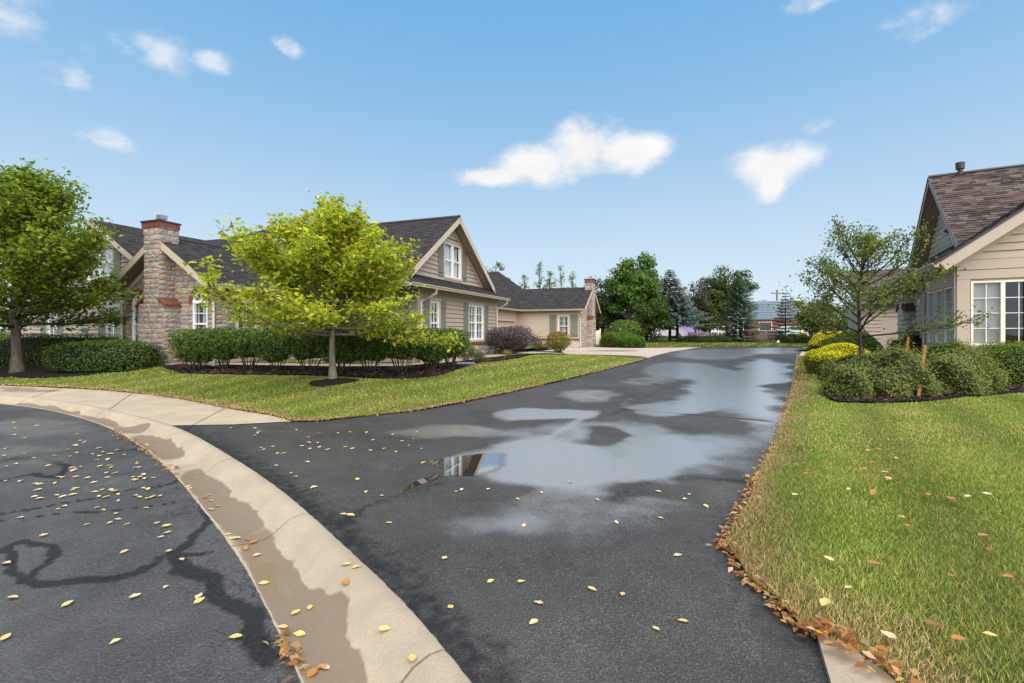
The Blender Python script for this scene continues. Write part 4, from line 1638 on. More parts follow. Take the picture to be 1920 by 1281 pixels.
# skirt roof under the gable
roof_plane(H1, [L1(-7.95, 12.35, 2.97), L1(-7.95, 20.55, 2.97), L1(-8.8, 20.1, 3.42), L1(-8.8, 12.8, 3.42)], TW, seed=7)
gutter(H1, L1(-7.95, 12.33, 2.96), L1(-7.95, 20.57, 2.96))
gutter(H1, L1(-13.8, 12.4, 2.94), L1(-7.95, 12.4, 2.94))
mb = MB()
mb.add([L1(-8.42, 12.42, 2.84), L1(-7.97, 12.42, 2.84), L1(-7.97, 20.5, 2.84), L1(-8.42, 20.5, 2.84)], [(0, 1, 2, 3)])
mb.add([L1(-14.2, 12.42, 2.835), L1(-8.42, 12.42, 2.835), L1(-8.42, 13.5, 2.835), L1(-14.2, 13.5, 2.835)], [(0, 1, 2, 3)])
mb.build('soffit', M['soffit'], H1)
mb = MB()
fh = face_at(L1, (-14.2, 13.0), (-8.45, 13.0))
mb.build('beam', M['trim'], H1) if False else None
fru = face_at(L1, (-8.36, 12.4), (-8.36, 20.5))
for sg in (-1, 1):
    mb = MB()
    fru.bar(mb, (gc + sg * 3.45, zr - .3 - 3.45 * SLP - .01), (gc, zr - .3 - .01), .19, .0, .035, below=True)
    mb.build('rake_board', M['gutter'], H1)
    mb = MB()
    fu.bar(mb, (gc + sg * 3.0, 5.66 - .3 - 3.0 * SLP), (gc, 5.66 - .3), .11, .0, .05, below=True)
    mb.build('frieze_board', M['trim'], H1)
downspout(H1, [L1(-7.9, 13.9, 2.86), L1(-7.92, 13.9, 2.72), L1(-8.32, 13.62, 2.45), L1(-8.32, 13.62, .45)])
downspout(H1, [L1(-7.9, 20.3, 2.86), L1(-7.92, 20.3, 2.72), L1(-8.32, 20.08, 2.45), L1(-8.32, 20.08, .45)])

# left cross gable with the upstairs window
fd = face_at(L1, (-27.5, 11.9), (-18.6, 11.9))
vc = -21.55 + 27.5
k3 = .62
wD = (27.5 - 22.55, 27.5 - 20.95, 3.50 - .3, 4.84 - .3)
wE = (27.5 - 25.15, 27.5 - 24.55, 1.0 - .3, 2.4 - .3)
wF = (27.5 - 21.3, 27.5 - 20.5, 1.05 - .3, 2.45 - .3)
wl = sheathing(fd, H1, 'cross_gable_wall', [(0, zg0), (8.9, zg0), (8.9, 3.9 - .3), (vc, 5.62 - .3), (vc - 4.2, 3.0 - .3), (0, 3.0 - .3)], [rect(wD), rect(wE), rect(wF)], M['siding'], -.01)
siding(fd, wl, prof_rect(0, 8.85), .1, 2.95 - .3, [(q[0] - .08, q[1] + .08, q[2] - .1, q[3] + .13) for q in (wE, wF)], exp=.165, mat=M['siding'])
siding(fd, wl, prof_gable(vc, 5.62 - .3, k3, vc - 4.4, 8.85), 2.95 - .3, 5.55 - .3, [(wD[0] - .08, wD[1] + .08, wD[2] - .1, wD[3] + .13)], exp=.165, mat=M['siding'])
window(fd, H1, *wD, 2, True, (2, 2), 'white', 'curtain')
window(fd, H1, *wE, 1, True, (2, 2), 'white', 'louver')
window(fd, H1, *wF, 2, True, (2, 2), 'white', 'louver')
for q, sw_ in ((wD, .38), (wE, .36), (wF, .38)):
    for s in (q[0] - .11 - sw_, q[1] + .11):
        shutter(fd, H1, s, s + sw_, q[2] - .04, q[3] + .05)
mb = MB()
fd.slab(mb, 2.0, 8.85, 3.2 - .3, 3.36 - .3, -.02, .06)
mb.build('skirt_board', M['trim'], H1)
zz = lambda dv: 5.75 - k3 * dv
roof_plane(H1, [L1(-17.7, 11.45, zz(3.85)), L1(-17.7, 16.5, zz(3.85)), L1(-21.55, 16.5, 5.75), L1(-21.55, 11.45, 5.75)], TW, seed=8)
roof_plane(H1, [L1(-26.0, 16.5, zz(4.45)), L1(-26.0, 11.45, zz(4.45)), L1(-21.55, 11.45, 5.75), L1(-21.55, 16.5, 5.75)], TW, seed=9)
frd = face_at(L1, (-27.5, 11.46), (-18.6, 11.46))
for sg, ln in ((-1, 4.4), (1, 3.8)):
    mb = MB()
    frd.bar(mb, (vc + sg * ln, 5.75 - .3 - ln * k3 - .01), (vc, 5.75 - .3 - .01), .19, .0, .035, below=True)
    mb.build('rake_board', M['gutter'], H1)
mb = MB()
mp_ = fd.P(27.5 - 22.55, 1.28, .06)
mb.box(mp_.x - .1, mp_.x + .1, mp_.y - .1, mp_.y + .04, .98, 1.3)
mb.tube([mp_ + Vector((0, -.05, -.02)), mp_ + Vector((0, -.16, -.02))], .085, 10)
mb.tube([mp_ + Vector((0, 0, -.3)), mp_ + Vector((-.03, 0, -.6)), mp_ + Vector((-.06, 0, -1.4))], .02, 5)
mb.build('electric_meter', M['grey'], H1)
# rear hip
pk = L1(-20.9, 20, 7.30)
hb = 7.0
cs = [L1(-20.9 - hb, 20 - hb, 2.95), L1(-20.9 + hb, 20 - hb, 2.95), L1(-20.9 + hb, 20 + hb, 2.95), L1(-20.9 - hb, 20 + hb, 2.95)]
for i in range(4):
    roof_plane(H1, [cs[i], cs[(i + 1) % 4], pk], TW, exposure=.15, tabw=.25, seed=12 + i)
# closing walls at the back
mb = MB()
for a, b in (((-8.4, 20.15), (-14, 20.15)), ((-14, 20.15), (-14.2, 27)), ((-14.2, 27), (-27.5, 27)), ((-27.5, 27), (-27.5, 11.9)), ((-18.6, 11.9), (-18.6, 10.97))):
    p, q = L1(*a), L1(*b)
    mb.add([(p.x, p.y, zg0), (q.x, q.y, zg0), (q.x, q.y, ZE), (p.x, p.y, ZE)], [(0, 1, 2, 3)])
mb.build('rear_wall', M['siding'], H1)

# ------------------------------------------------------------------ the second house beyond the pad
H2 = thing('house', 'low tan house with garage recess and narrow stone end chimney beyond the concrete pad', 'house', (*place(-10, 34), .28), -TH)
L2 = shift(-10, 34, .28)
zb2 = -.08
Z2 = 2.98 - .28
ff = face_at(L2, (-11.8, 32.3), (-7.2, 32.3))
wW = (3.05, 3.75, 1.1 - .28, 2.52 - .28)
wl = sheathing(ff, H2, 'front_wall', [(0, zb2), (4.6, zb2), (4.6, Z2), (0, Z2)], [rect(wW)], M['siding_r'], -.01)
siding(ff, wl, prof_rect(.12, 4.5), .95 - .28, Z2 - .1, [(wW[0] - .08, wW[1] + .08, wW[2] - .1, wW[3] + .13)], exp=.165, mat=M['siding_r'])
stonework(ff, wl, prof_rect(0, 4.6), zb2, .85 - .28, seed=51, hh=(.14, .2), shapes=SH_PALE)
mb = MB()
ff.slab(mb, 0, 4.6, .85 - .28, .94 - .28, -.02, .09)
mb.build('ledge', M['brick'], H2)
window(ff, H2, *wW, 1, True, (3, 2), 'cream', 'louver', casemat='trim_r')
shutter(ff, H2, wW[0] - .65, wW[0] - .15, wW[2] - .04, wW[3] + .08)
shutter(ff, H2, wW[1] + .15, wW[1] + .65, wW[2] - .04, wW[3] + .08)
for s in (.06, 4.53):
    mb = MB()
    ff.slab(mb, s - .07, s + .07, .95 - .28, Z2 - .05, -.02, .05)
    mb.build('corner_board', M['trim_r'], H2)
fgar = face_at(L2, (-11.8, 21), (-11.8, 32.28))
gd = (7.0, 10.7, zb2, 2.15 - .28)
wl = sheathing(fgar, H2, 'garage_wall', [(0, zb2), (11.28, zb2), (11.28, Z2), (0, Z2)], [rect((gd[0], gd[1], zb2 - .01, gd[3]))], M['siding_r'], -.01)
siding(fgar, wl, prof_rect(0, 11.2), 2.32 - .28, Z2 - .05, [], exp=.165, mat=M['siding_r'])
mb = MB()
fgar.slab(mb, gd[0] - .12, gd[0], zb2, gd[3], -.15, .05)
fgar.slab(mb, gd[1], gd[1] + .12, zb2, gd[3], -.15, .05)
fgar.slab(mb, gd[0] - .12, gd[1] + .12, gd[3], gd[3] + .15, -.15, .06)
gdo = mb.build('garage_door', M['trim_r'], H2)
for i in range(4):
    m2 = MB()
    hh_ = (gd[3] - zb2) / 4
    fgar.slab(m2, gd[0], gd[1], zb2 + hh_ * i + .008, zb2 + hh_ * (i + 1) - .008, -.16, -.11)
    m2.build('panel', M['siding_r'], gdo)
fend = face_at(L2, (-7.2, 32.3), (-7.2, 37.5))
wl = wall_poly(fend, H2, 'end_wall', [(0, zb2), (5.2, zb2), (5.2, Z2), (2.6, 4.6 - .28), (0, Z2)], M['mortar'], 0)
stonework(fend, wl, prof_gable(2.6, 4.5 - .28, .65, 0, 5.2), zb2, 4.4 - .28, [(1.9, 3.2, -1, 9)], seed=61, hh=(.16, .24), ww=(.3, .6))
chimney(H2, fend, 2.55, 1.25, .74, .45, .2, zb2, 2.4 - .28, 5.25 - .28, 71)
roof_plane(H2, [L2(-14, 31.85, 2.97), L2(-6.85, 31.85, 2.97), L2(-6.85, 34.9, 4.68), L2(-14, 34.9, 4.68)], T_DARK, exposure=.15, tabw=.25, seed=21)
roof_plane(H2, [L2(-6.85, 37.95, 2.97), L2(-14, 37.95, 2.97), L2(-14, 34.9, 4.68), L2(-6.85, 34.9, 4.68)], T_DARK, exposure=.15, tabw=.25, seed=22)
# big roof behind
rz, ru = 6.4, 37.0
roof_plane(H2, [L2(-26, 31.9, 2.98), L2(-11.4, 31.9, 2.98), L2(-15.2, ru, rz), L2(-26, ru, rz)], T_DARK, exposure=.15, tabw=.25, seed=23)
roof_plane(H2, [L2(-11.4, 31.9, 2.98), L2(-11.4, 42.1, 2.98), L2(-15.2, ru, rz)], T_DARK, exposure=.15, tabw=.25, seed=24)
roof_plane(H2, [L2(-11.4, 42.1, 2.98), L2(-26, 42.1, 2.98), L2(-26, ru, rz), L2(-15.2, ru, rz)], T_DARK, exposure=.15, tabw=.25, seed=25)
roof_plane(H2, [L2(-11.35, 21.0, 2.96), L2(-11.35, 32.0, 2.96), L2(-14.0, 33.8, 4.5), L2(-14.0, 21.0, 4.5)], T_DARK, exposure=.15, tabw=.25, seed=26)
gutter(H2, L2(-11.3, 31.84, 2.96), L2(-6.85, 31.84, 2.96))
gutter(H2, L2(-11.34, 21.2, 2.95), L2(-11.34, 31.8, 2.95))
downspout(H2, [L2(-7.0, 31.78, 2.88), L2(-7.0, 31.8, 2.7), L2(-7.22, 32.2, 2.4), L2(-7.22, 32.2, .3)])
fr2 = face_at(L2, (-6.84, 31.9), (-6.84, 37.9))
for p, q in (((0, 2.95 - .28), (3.0, 4.66 - .28)), ((6.0, 2.95 - .28), (3.0, 4.66 - .28))):
    mb = MB()
    fr2.bar(mb, p, q, .18, .0, .03, below=True)
    mb.build('rake_board', M['trim_r'], H2)
mb = MB()
for a, b in (((-7.2, 37.5), (-14, 42)), ((-14, 42), (-26, 42)), ((-26, 42), (-26, 32.3)), ((-26, 32.3), (-11.8, 32.3))):
    p, q = L2(*a), L2(*b)
    mb.add([(p.x, p.y, zb2), (q.x, q.y, zb2), (q.x, q.y, Z2), (p.x, p.y, Z2)], [(0, 1, 2, 3)])
mb.build('rear_wall', M['siding_r'], H2)

# ------------------------------------------------------------------ the tan house on the right
TR = R(30)
H3 = thing('house', 'tan house with glazed sunroom, brown shingle roof and pale stone gable', 'house', (*place(6, 19, TR), .22), -TR)
L3 = shift(6, 19, .22)
z0r = .22
zb3 = -.08
E3 = 3.16 - z0r
f1 = face_at(L3, (3.71, 16.34), (9.3, 16.34))
wn = (.27, 2.63, 1.13 - z0r, 2.74 - z0r)
gp3 = prof_gable(2.79, 5.40 - z0r, .75, 0, 5.59)
wl = sheathing(f1, H3, 'sunroom_wall', [(0, zb3), (5.59, zb3), (5.59, E3 - .2), (2.79, 5.4 - z0r), (0, E3 - .2)], [rect(wn)], M['trim_r'], -.01)
siding(f1, wl, prof_rect(.25, 5.4), .22 - z0r, 1.0 - z0r, [], exp=.165, mat=M['siding_r'])
siding(f1, wl, prof_rect(.25, 5.4), 1.0 - z0r, 2.75 - z0r, [(wn[0] - .1, wn[1] + .1, wn[2] - .15, wn[3] + .2)], exp=.165, mat=M['siding_r'])
mb = MB()
f1.slab(mb, 0, 5.59, 2.80 - z0r, 3.02 - z0r, -.02, .045)
f1.slab(mb, 0, 5.59, 3.035 - z0r, 3.28 - z0r, -.02, .055, t0=.0, t1=5.59)
mb.build('frieze_board', M['trim_r'], H3)
siding(f1, wl, gp3, 3.29 - z0r, 5.35 - z0r, [], exp=.19, mat=M['siding_r'])
window(f1, H3, *wn, 4, False, (2, 4), 'cream', 'shade', case=.0, casemat='trim_r', panel_right=.26)
mb = MB()
f1.slab(mb, 0, .25, zb3, 2.795 - z0r, -.02, .05)
f1.slab(mb, .25, wn[1] + .12, 1.0 - z0r, 1.125 - z0r, -.02, .06)
mb.build('corner_board', M['trim_r'], H3)
f2 = face_at(L3, (3.71, 19.4), (3.71, 16.34))
w3 = [(.22 + .92 * k, 1.02 + .92 * k, 1.13 - z0r, 2.66 - z0r) for k in range(3)]
wl = sheathing(f2, H3, 'sunroom_side_wall', [(0, zb3), (3.06, zb3), (3.06, E3 - .1), (0, E3 - .1)], [rect(q) for q in w3], M['trim_r'], -.01)
for k, q in enumerate(w3):
    window(f2, H3, *q, 1, False, (2, 4), 'cream', 'shade', case=.0, casemat='trim_r')
    siding(f2, wl, prof_rect(q[0] - .02, q[1] + .02), .22 - z0r, 1.0 - z0r, [], exp=.19, mat=M['siding_r'])
mb = MB()
f2.slab(mb, 0, 3.06, 1.0 - z0r, 1.12 - z0r, -.02, .04)
f2.slab(mb, 0, 3.06, 2.68 - z0r, E3 - .02, -.02, .045)
for s0_, s1_ in ((0, .19), (1.04, 1.12), (1.96, 2.04), (2.88, 3.06)):
    f2.slab(mb, s0_, s1_, zb3, 2.675 - z0r, -.02, .042)
mb.build('corner_board', M['trim_r'], H3)
# sunroom roof
ev, rv, rzz, evz = 3.28, 6.5, 5.66, 3.245
roof_plane(H3, [L3(ev, 22.5, evz), L3(ev, 15.9, evz), L3(rv, 15.9, rzz), L3(rv, 22.5, rzz)], T_BROWN, exposure=.13, tabw=.26, seed=31)
roof_plane(H3, [L3(9.72, 15.9, evz), L3(9.72, 22.5, evz), L3(rv, 22.5, rzz), L3(rv, 15.9, rzz)], T_BROWN, exposure=.2, tabw=.4, seed=32)
frk = face_at(L3, (3.28, 15.92), (9.72, 15.92))
for sg in (-1, 1):
    mb = MB()
    frk.bar(mb, (3.22 + sg * 3.22, evz - z0r - .03), (3.22, rzz - z0r - .03), .24, .0, .035, below=True)
    mb.build('rake_board', M['trim_r'], H3)
    mb = MB()
    frk.bar(mb, (3.22 + sg * 3.24, evz - z0r + .02), (3.22, rzz - z0r + .02), .05, .0, .055, below=True)
    mb.build('drip_edge', M['vent'], H3)
    mb = MB()
    f1.bar(mb, (2.79 + sg * 2.9, 5.4 - z0r - 2.9 * .75), (2.79, 5.4 - z0r), .16, .0, .06, below=True)
    mb.build('frieze_board', M['trim_r'], H3)
gutter(H3, L3(ev, 19.6, evz - .02), L3(ev, 15.88, evz - .02), size=.14)
mb = MB()
mb.add([L3(3.3, 15.94, 3.10), L3(3.72, 15.94, 3.10), L3(3.72, 19.5, 3.10), L3(3.3, 19.5, 3.10)], [(0, 1, 2, 3)])
mb.build('soffit', M['trim_r'], H3)
downspout(H3, [L3(3.24, 19.3, 3.1), L3(3.3, 19.3, 3.0), L3(3.64, 19.36, 2.7), L3(3.64, 19.36, .25)])
# stone wall behind the sunroom and the upper gable
f3 = face_at(L3, (4.2, 26.0), (4.2, 19.4))
wl = wall_poly(f3, H3, 'stone_wall', [(0, zb3), (6.6, zb3), (6.6, 3.0 - z0r), (0, 3.0 - z0r)], M['mortar_w'], 0)
wst = (1.0, 1.8, 1.0 - z0r, 2.4 - z0r)
stonework(f3, wl, prof_rect(0, 6.6), zb3, 3.0 - z0r, [wst], seed=81, shapes=SH_PALE, hh=(.17, .26), ww=(.35, .7))
window(f3, H3, *wst, 1, True, (2, 2), 'cream', 'louver', casemat='trim_r', d=.04, case_d=.09)
roof_plane(H3, [L3(3.75, 26.4, 3.10), L3(3.75, 18.0, 3.10), L3(4.75, 18.0, 3.72), L3(4.75, 26.4, 3.72)], T_BROWN, exposure=.14, tabw=.3, seed=33)
gutter(H3, L3(3.75, 26.4, 3.09), L3(3.75, 19.8, 3.09))
f4 = face_at(L3, (4.7, 25.6), (4.7, 17.6))
gc4, ap4, k4 = 4.0, 6.60 - z0r, .86
wv = (gc4 - .02, gc4 + .38, 4.95 - z0r, 5.75 - z0r)
wl = sheathing(f4, H3, 'gable_stone_wall', [(0, 3.2 - z0r), (8, 3.2 - z0r), (gc4, ap4)], [rect(wv)], M['mortar_w'], 0)
stonework(f4, wl, prof_gable(gc4, ap4, k4), 3.4 - z0r, ap4 - .1, [(wv[0] - .05, wv[1] + .05, wv[2] - .12, wv[3] + .25)], seed=91, shapes=SH_PALE, hh=(.12, .2), ww=(.2, .45))
mb = MB()
for i in range(11):
    zz_ = wv[2] + .03 + .068 * i
    f4.slab(mb, wv[0] + .03, wv[1] - .03, zz_, zz_ + .014, -.05, .01, dt=-.02)
f4.slab(mb, wv[0], wv[0] + .035, wv[2], wv[3], -.06, .04)
f4.slab(mb, wv[1] - .035, wv[1], wv[2], wv[3], -.06, .04)
lv = mb.build('louvre', M['shutter'], H3)
mb = MB()
f4.slab(mb, wv[0], wv[1], wv[2], wv[3], -.12, -.09)
mb.build('louvre_back', M['room'], lv)
brick_row(f4, lv, wv[0] - .06, wv[1] + .06, wv[2] - .1, wv[2] - .005, .10)
ba = brick_arch(f4, H3, (wv[0] + wv[1]) / 2, wv[3] - .06, .2, t=.16, n=9, d=.085)
# upper roof: the near slope is the one seen from the street
gu4 = 21.6
zb4 = lambda du: 6.79 - .86 * du
roof_plane(H3, [L3(4.2, gu4 - 4.3, zb4(4.3)), L3(13.5, gu4 - 4.3, zb4(4.3)), L3(13.5, gu4, 6.79), L3(4.2, gu4, 6.79)], T_BROWN, exposure=.13, tabw=.24, seed=34, pieces=290, lift=1.5)
roof_plane(H3, [L3(13.5, gu4 + 4.3, zb4(4.3)), L3(4.2, gu4 + 4.3, zb4(4.3)), L3(4.2, gu4, 6.79), L3(13.5, gu4, 6.79)], T_BROWN, exposure=.2, tabw=.4, seed=35)
mb = MB()
mb.tube([L3(4.18, gu4, 6.81), L3(13.5, gu4, 6.81)], .06, 6)
mb.build('ridge_cap', M['vent'], H3)
frg = face_at(L3, (4.2, gu4 + 4.3), (4.2, gu4 - 4.3))
for sg in (-1, 1):
    mb = MB()
    frg.bar(mb, (4.3 + sg * 4.25, zb4(4.25) - z0r - .05), (4.3, 6.79 - z0r - .03), .13, .0, .03, below=True)
    mb.build('rake_board', M['trim_r'], H3)
    mb = MB()
    frg.bar(mb, (4.3 + sg * 4.28, zb4(4.28) - z0r + .015), (4.3, 6.79 - z0r + .015), .05, .0, .05, below=True)
    mb.build('drip_edge', M['vent'], H3)
mb = MB()
p = L3(5.0, gu4, 6.75)
mb.tube([p, p + Vector((0, 0, .22))], .07, 10)
mb.tube([p + Vector((0, 0, .2)), p + Vector((0, 0, .42))], [.12, .125], 12)
mb.build('roof_vent', M['vent'], H3)
chimney(H3, f3, 1.9, 1.2, .74, .4, .1, zb3, 2.35 - z0r, 3.0 - z0r, 95, cap_up=.1, flue=False, shapes=SH_PALE)
# garage wing further back
f5 = face_at(L3, (3.3, 31), (6.5, 31))
wl = wall_poly(f5, H3, 'garage_wing_wall', [(0, zb3), (3.2, zb3), (3.2, 2.95 - z0r), (0, 2.95 - z0r)], M['siding_r'], 0)
siding(f5, wl, prof_rect(.1, 3.2), zb3, 2.85 - z0r, [(.8, 2.0, -1, 2.2 - z0r)], exp=.19, mat=M['siding_r'])
mb = MB()
f5.slab(mb, .8, 2.0, zb3, 2.15 - z0r, -.02, .03)
mb.build('garage_door', M['trim_r'], H3)
roof_plane(H3, [L3(2.9, 30.6, 2.98), L3(8, 30.6, 2.98), L3(8, 34.5, 5.0), L3(2.9, 34.5, 5.0)], T_BROWN, exposure=.2, tabw=.4, seed=36)
gutter(H3, L3(2.9, 30.58, 2.97), L3(8, 30.58, 2.97))
for a, b in (((3.3, 31), (3.3, 38)), ((9.3, 16.34), (9.3, 19)), ((9.3, 19), (14, 19)), ((14, 19), (14, 26)), ((14, 26), (4.2, 26)), ((4.2, 19.4), (3.71, 19.4))):
    p, q = L3(*a), L3(*b)
    mb = MB()
    mb.add([(p.x, p.y, zb3), (q.x, q.y, zb3), (q.x, q.y, E3 - .05), (p.x, p.y, E3 - .05)], [(0, 1, 2, 3)])
    mb.build('rear_wall', M['siding_r'], H3)


# ------------------------------------------------------------------ vegetation kit
def nrmz(a):
    return a / (np.linalg.norm(a, axis=1, keepdims=True) + 1e-9)


def leaves(name, C_, size, cols, parent, seed, mat='leaf', up=.5, aspect=.55, fold=.25, outdir=None, jit=.18, gain=1.0):
    """one quad leaf at every point of C_ (N,3), local to the parent"""
    rs = np.random.RandomState(seed)
    n = len(C_)
    nr = rs.normal(size=(n, 3))
    nr[:, 2] += up * 3
    if outdir is not None:
        nr += outdir * 1.6
    nr = nrmz(nr)
    ax = nrmz(np.cross(nr, rs.normal(size=(n, 3))))
    bx_ = np.cross(nr, ax)
    l = (size * (.65 + .7 * rs.rand(n)) * .5)[:, None]
    wd = l * aspect
    dz = nr * l * fold
    V = np.stack([C_ - ax * l, C_ + bx_ * wd + dz - ax * l * .15, C_ + ax * l, C_ - bx_ * wd + dz - ax * l * .15], 1).reshape(-1, 3)
    cols = np.array(cols)
    cols = cols * gain
    c = cols[rs.randint(0, len(cols), n)] * (1 + jit * rs.normal(size=(n, 1))).clip(.5, 1.6)
    o = link(name, np_mesh(name, V, np.arange(4 * n).reshape(-1, 4), M[mat], np.repeat(c, 4, 0)), parent)
    return o


def limb_path(rs, p, d, L, bend, n=6, wob=.08):
    pts = [np.array(p, float)]
    d = np.array(d, float)
    for k in range(n):
        d = d + np.array([0, 0, bend / n]) + rs.normal(size=3) * wob
        d /= np.linalg.norm(d)
        pts.append(pts[-1] + d * L / n)
    return pts


def tree(name, label, cat, loc, H, prof, n_limbs, h0, leaf, cols, seed, trunk_r, bark='bark', twigs=7, per=10, spread=.14, el=(10, 55), bend=.35, group=None, lean=(0, 0),
         up=.5, leafless=.25, limb_rf=.42, twig_len=.42, trunk_top=.93, asym=None, ref=None):
    """a trunk, limbs and twigs with leaves along the twigs; prof(h 0..1) = limb reach in metres"""
    rs = np.random.RandomState(seed)
    root = thing(name, label, cat, loc, 0, group)
    tp = [np.array([lean[0] * t * H + .03 * H * math.sin(t * 5 + seed) * t, lean[1] * t * H + .02 * H * math.cos(t * 4 + seed) * t, t * H * trunk_top]) for t in np.linspace(0, 1, 10)]
    tr = [trunk_r * (1.35 if k == 0 else 1.0) * (1 - k / 9 * .93) for k in range(10)]
    mb = MB()
    tp2 = [tp[0] + (0, 0, -.12)] + tp
    mb.tube(tp2, [tr[0] * 1.1] + tr, 8)
    mb.build('trunk', M[bark], root, True)
    lm = MB()
    anchors, outd = [], []
    ga = rs.rand() * 6.28
    for i in range(n_limbs):
        h = h0 + (1 - h0) * ((i + rs.rand() * .6) / n_limbs) ** .9
        h = min(h, .985)
        z = h * H * trunk_top
        p = np.array([np.interp(z, [q[2] for q in tp], [q[k] for q in tp]) for k in range(3)])
        ga += 2.399 + rs.normal() * .3
        hh = (h - h0) / (1 - h0)
        e = R(el[0] + (el[1] - el[0]) * hh + rs.normal() * 7)
        L = prof(hh) * rs.uniform(.78, 1.15)
        if asym is not None:
            L *= asym(ga)
        L = max(L, .15)
        d = np.array([math.cos(ga) * math.cos(e), math.sin(ga) * math.cos(e), math.sin(e)])
        pts = limb_path(rs, p, d, L, bend)
        rb = max(.006, min(trunk_r * limb_rf, L * .016 + .004))
        lm.tube(pts, [rb * (1 - .85 * k / (len(pts) - 1)) for k in range(len(pts))], 5)
        nt_ = max(2, int(twigs * (L / (max(prof(0), .5))) + 1.5))
        for j in range(nt_):
            t = leafless + (1 - leafless) * (j + rs.rand()) / nt_
            q = t * (len(pts) - 1)
            a, b = int(q), min(int(q) + 1, len(pts) - 1)
            base = pts[a] + (pts[b] - pts[a]) * (q - a)
            d2 = (pts[b] - pts[max(a - 1, 0)])
            d2 = d2 / (np.linalg.norm(d2) + 1e-9)
            side = np.cross(d2, [0, 0, 1]) * rs.choice([-1, 1])
            dd = d2 * .7 + side * rs.uniform(.4, 1.0) + np.array([0, 0, rs.uniform(-.15, .45)])
            dd /= np.linalg.norm(dd)
            tl = L * twig_len * rs.uniform(.5, 1.1) * (1.15 - .5 * t)
            tw = limb_path(rs, base, dd, tl, bend * .7, 4, .12)
            lm.tube(tw, [rb * .38 * (1 - .7 * k / 4) + .0015 for k in range(5)], 3, cap=False)
            for k in range(per):
                s = rs.uniform(.15, 1.0) * 4
                a2 = int(min(s, 3.999))
                anchors.append(tw[a2] + (tw[a2 + 1] - tw[a2]) * (s - a2) + rs.normal(size=3) * spread * np.array([1, 1, .75]))
        for k in range(per):
            s = rs.uniform(.55, 1.0) * (len(pts) - 1)
            a2 = int(min(s, len(pts) - 1.001))
            anchors.append(pts[a2] + (pts[a2 + 1] - pts[a2]) * (s - a2) + rs.normal(size=3) * spread * .8)
    lm.build('limbs', M[bark], root, True)
    leaves('crown', np.array(anchors), leaf, cols, root, seed + 1, up=up, gain=1.18)
    return root


def clump_tree(name, label, cat, loc, H, rx, ry, zc, rz, n_clump, cr, leaf, cols, seed, trunk_r=.15, group=None, per=110, bark='bark', point=0.0, mat='leaf', up=.4):
    """background tree: leaf clumps spread through a crown volume on a trunk with limbs"""
    rs = np.random.RandomState(seed)
    root = thing(name, label, cat, loc, 0, group)
    mb = MB()
    tp = [(.02 * H * math.sin(k + seed), .02 * H * math.cos(k * 1.3), -.15 + (H * .9 + .15) * k / 6) for k in range(7)]
    mb.tube(tp, [trunk_r * (1 - k / 6.6) for k in range(7)], 7)
    mb.build('trunk', M[bark], root, True)
    lm = MB()
    A, O = [], []
    for i in range(n_clump):
        d = rs.normal(size=3)
        d /= np.linalg.norm(d)
        r = rs.rand() ** .45
        f = 1 - point * max(0, d[2] * r)
        c = np.array([d[0] * r * rx * f, d[1] * r * ry * f, zc + d[2] * r * rz])
        if point > .6:
            tt, rr_ = rs.rand() ** .9, (rs.rand() ** .5)
            aa = rs.rand() * 6.283
            q = (1 - tt) ** .8 * rr_
            c = np.array([math.cos(aa) * q * rx, math.sin(aa) * q * ry, zc - rz + 2 * rz * tt])
        z = max(.25 * H, min(.85 * H, c[2] - .12 * H))
        lm.tube([(tp[3][0] * .5, 0, z * .9), (c[0] * .5, c[1] * .5, (z * .9 + c[2]) / 2 + .05 * H), tuple(c)], [trunk_r * .3, trunk_r * .18, .01], 4, cap=False)
        k = int(per * rs.uniform(.6, 1.3))
        rr = cr * rs.uniform(.6, 1.25)
        o = rs.normal(size=(k, 3))
        o = nrmz(o) * (rs.rand(k, 1) ** .5) * np.array([rr, rr, rr * .72])
        A.append(c + o)
        O.append(nrmz(o))
    lm.build('limbs', M[bark], root, True)
    leaves('crown', np.concatenate(A), leaf, cols, root, seed + 1, mat=mat, outdir=np.concatenate(O), up=up, gain=1.35)
    return root


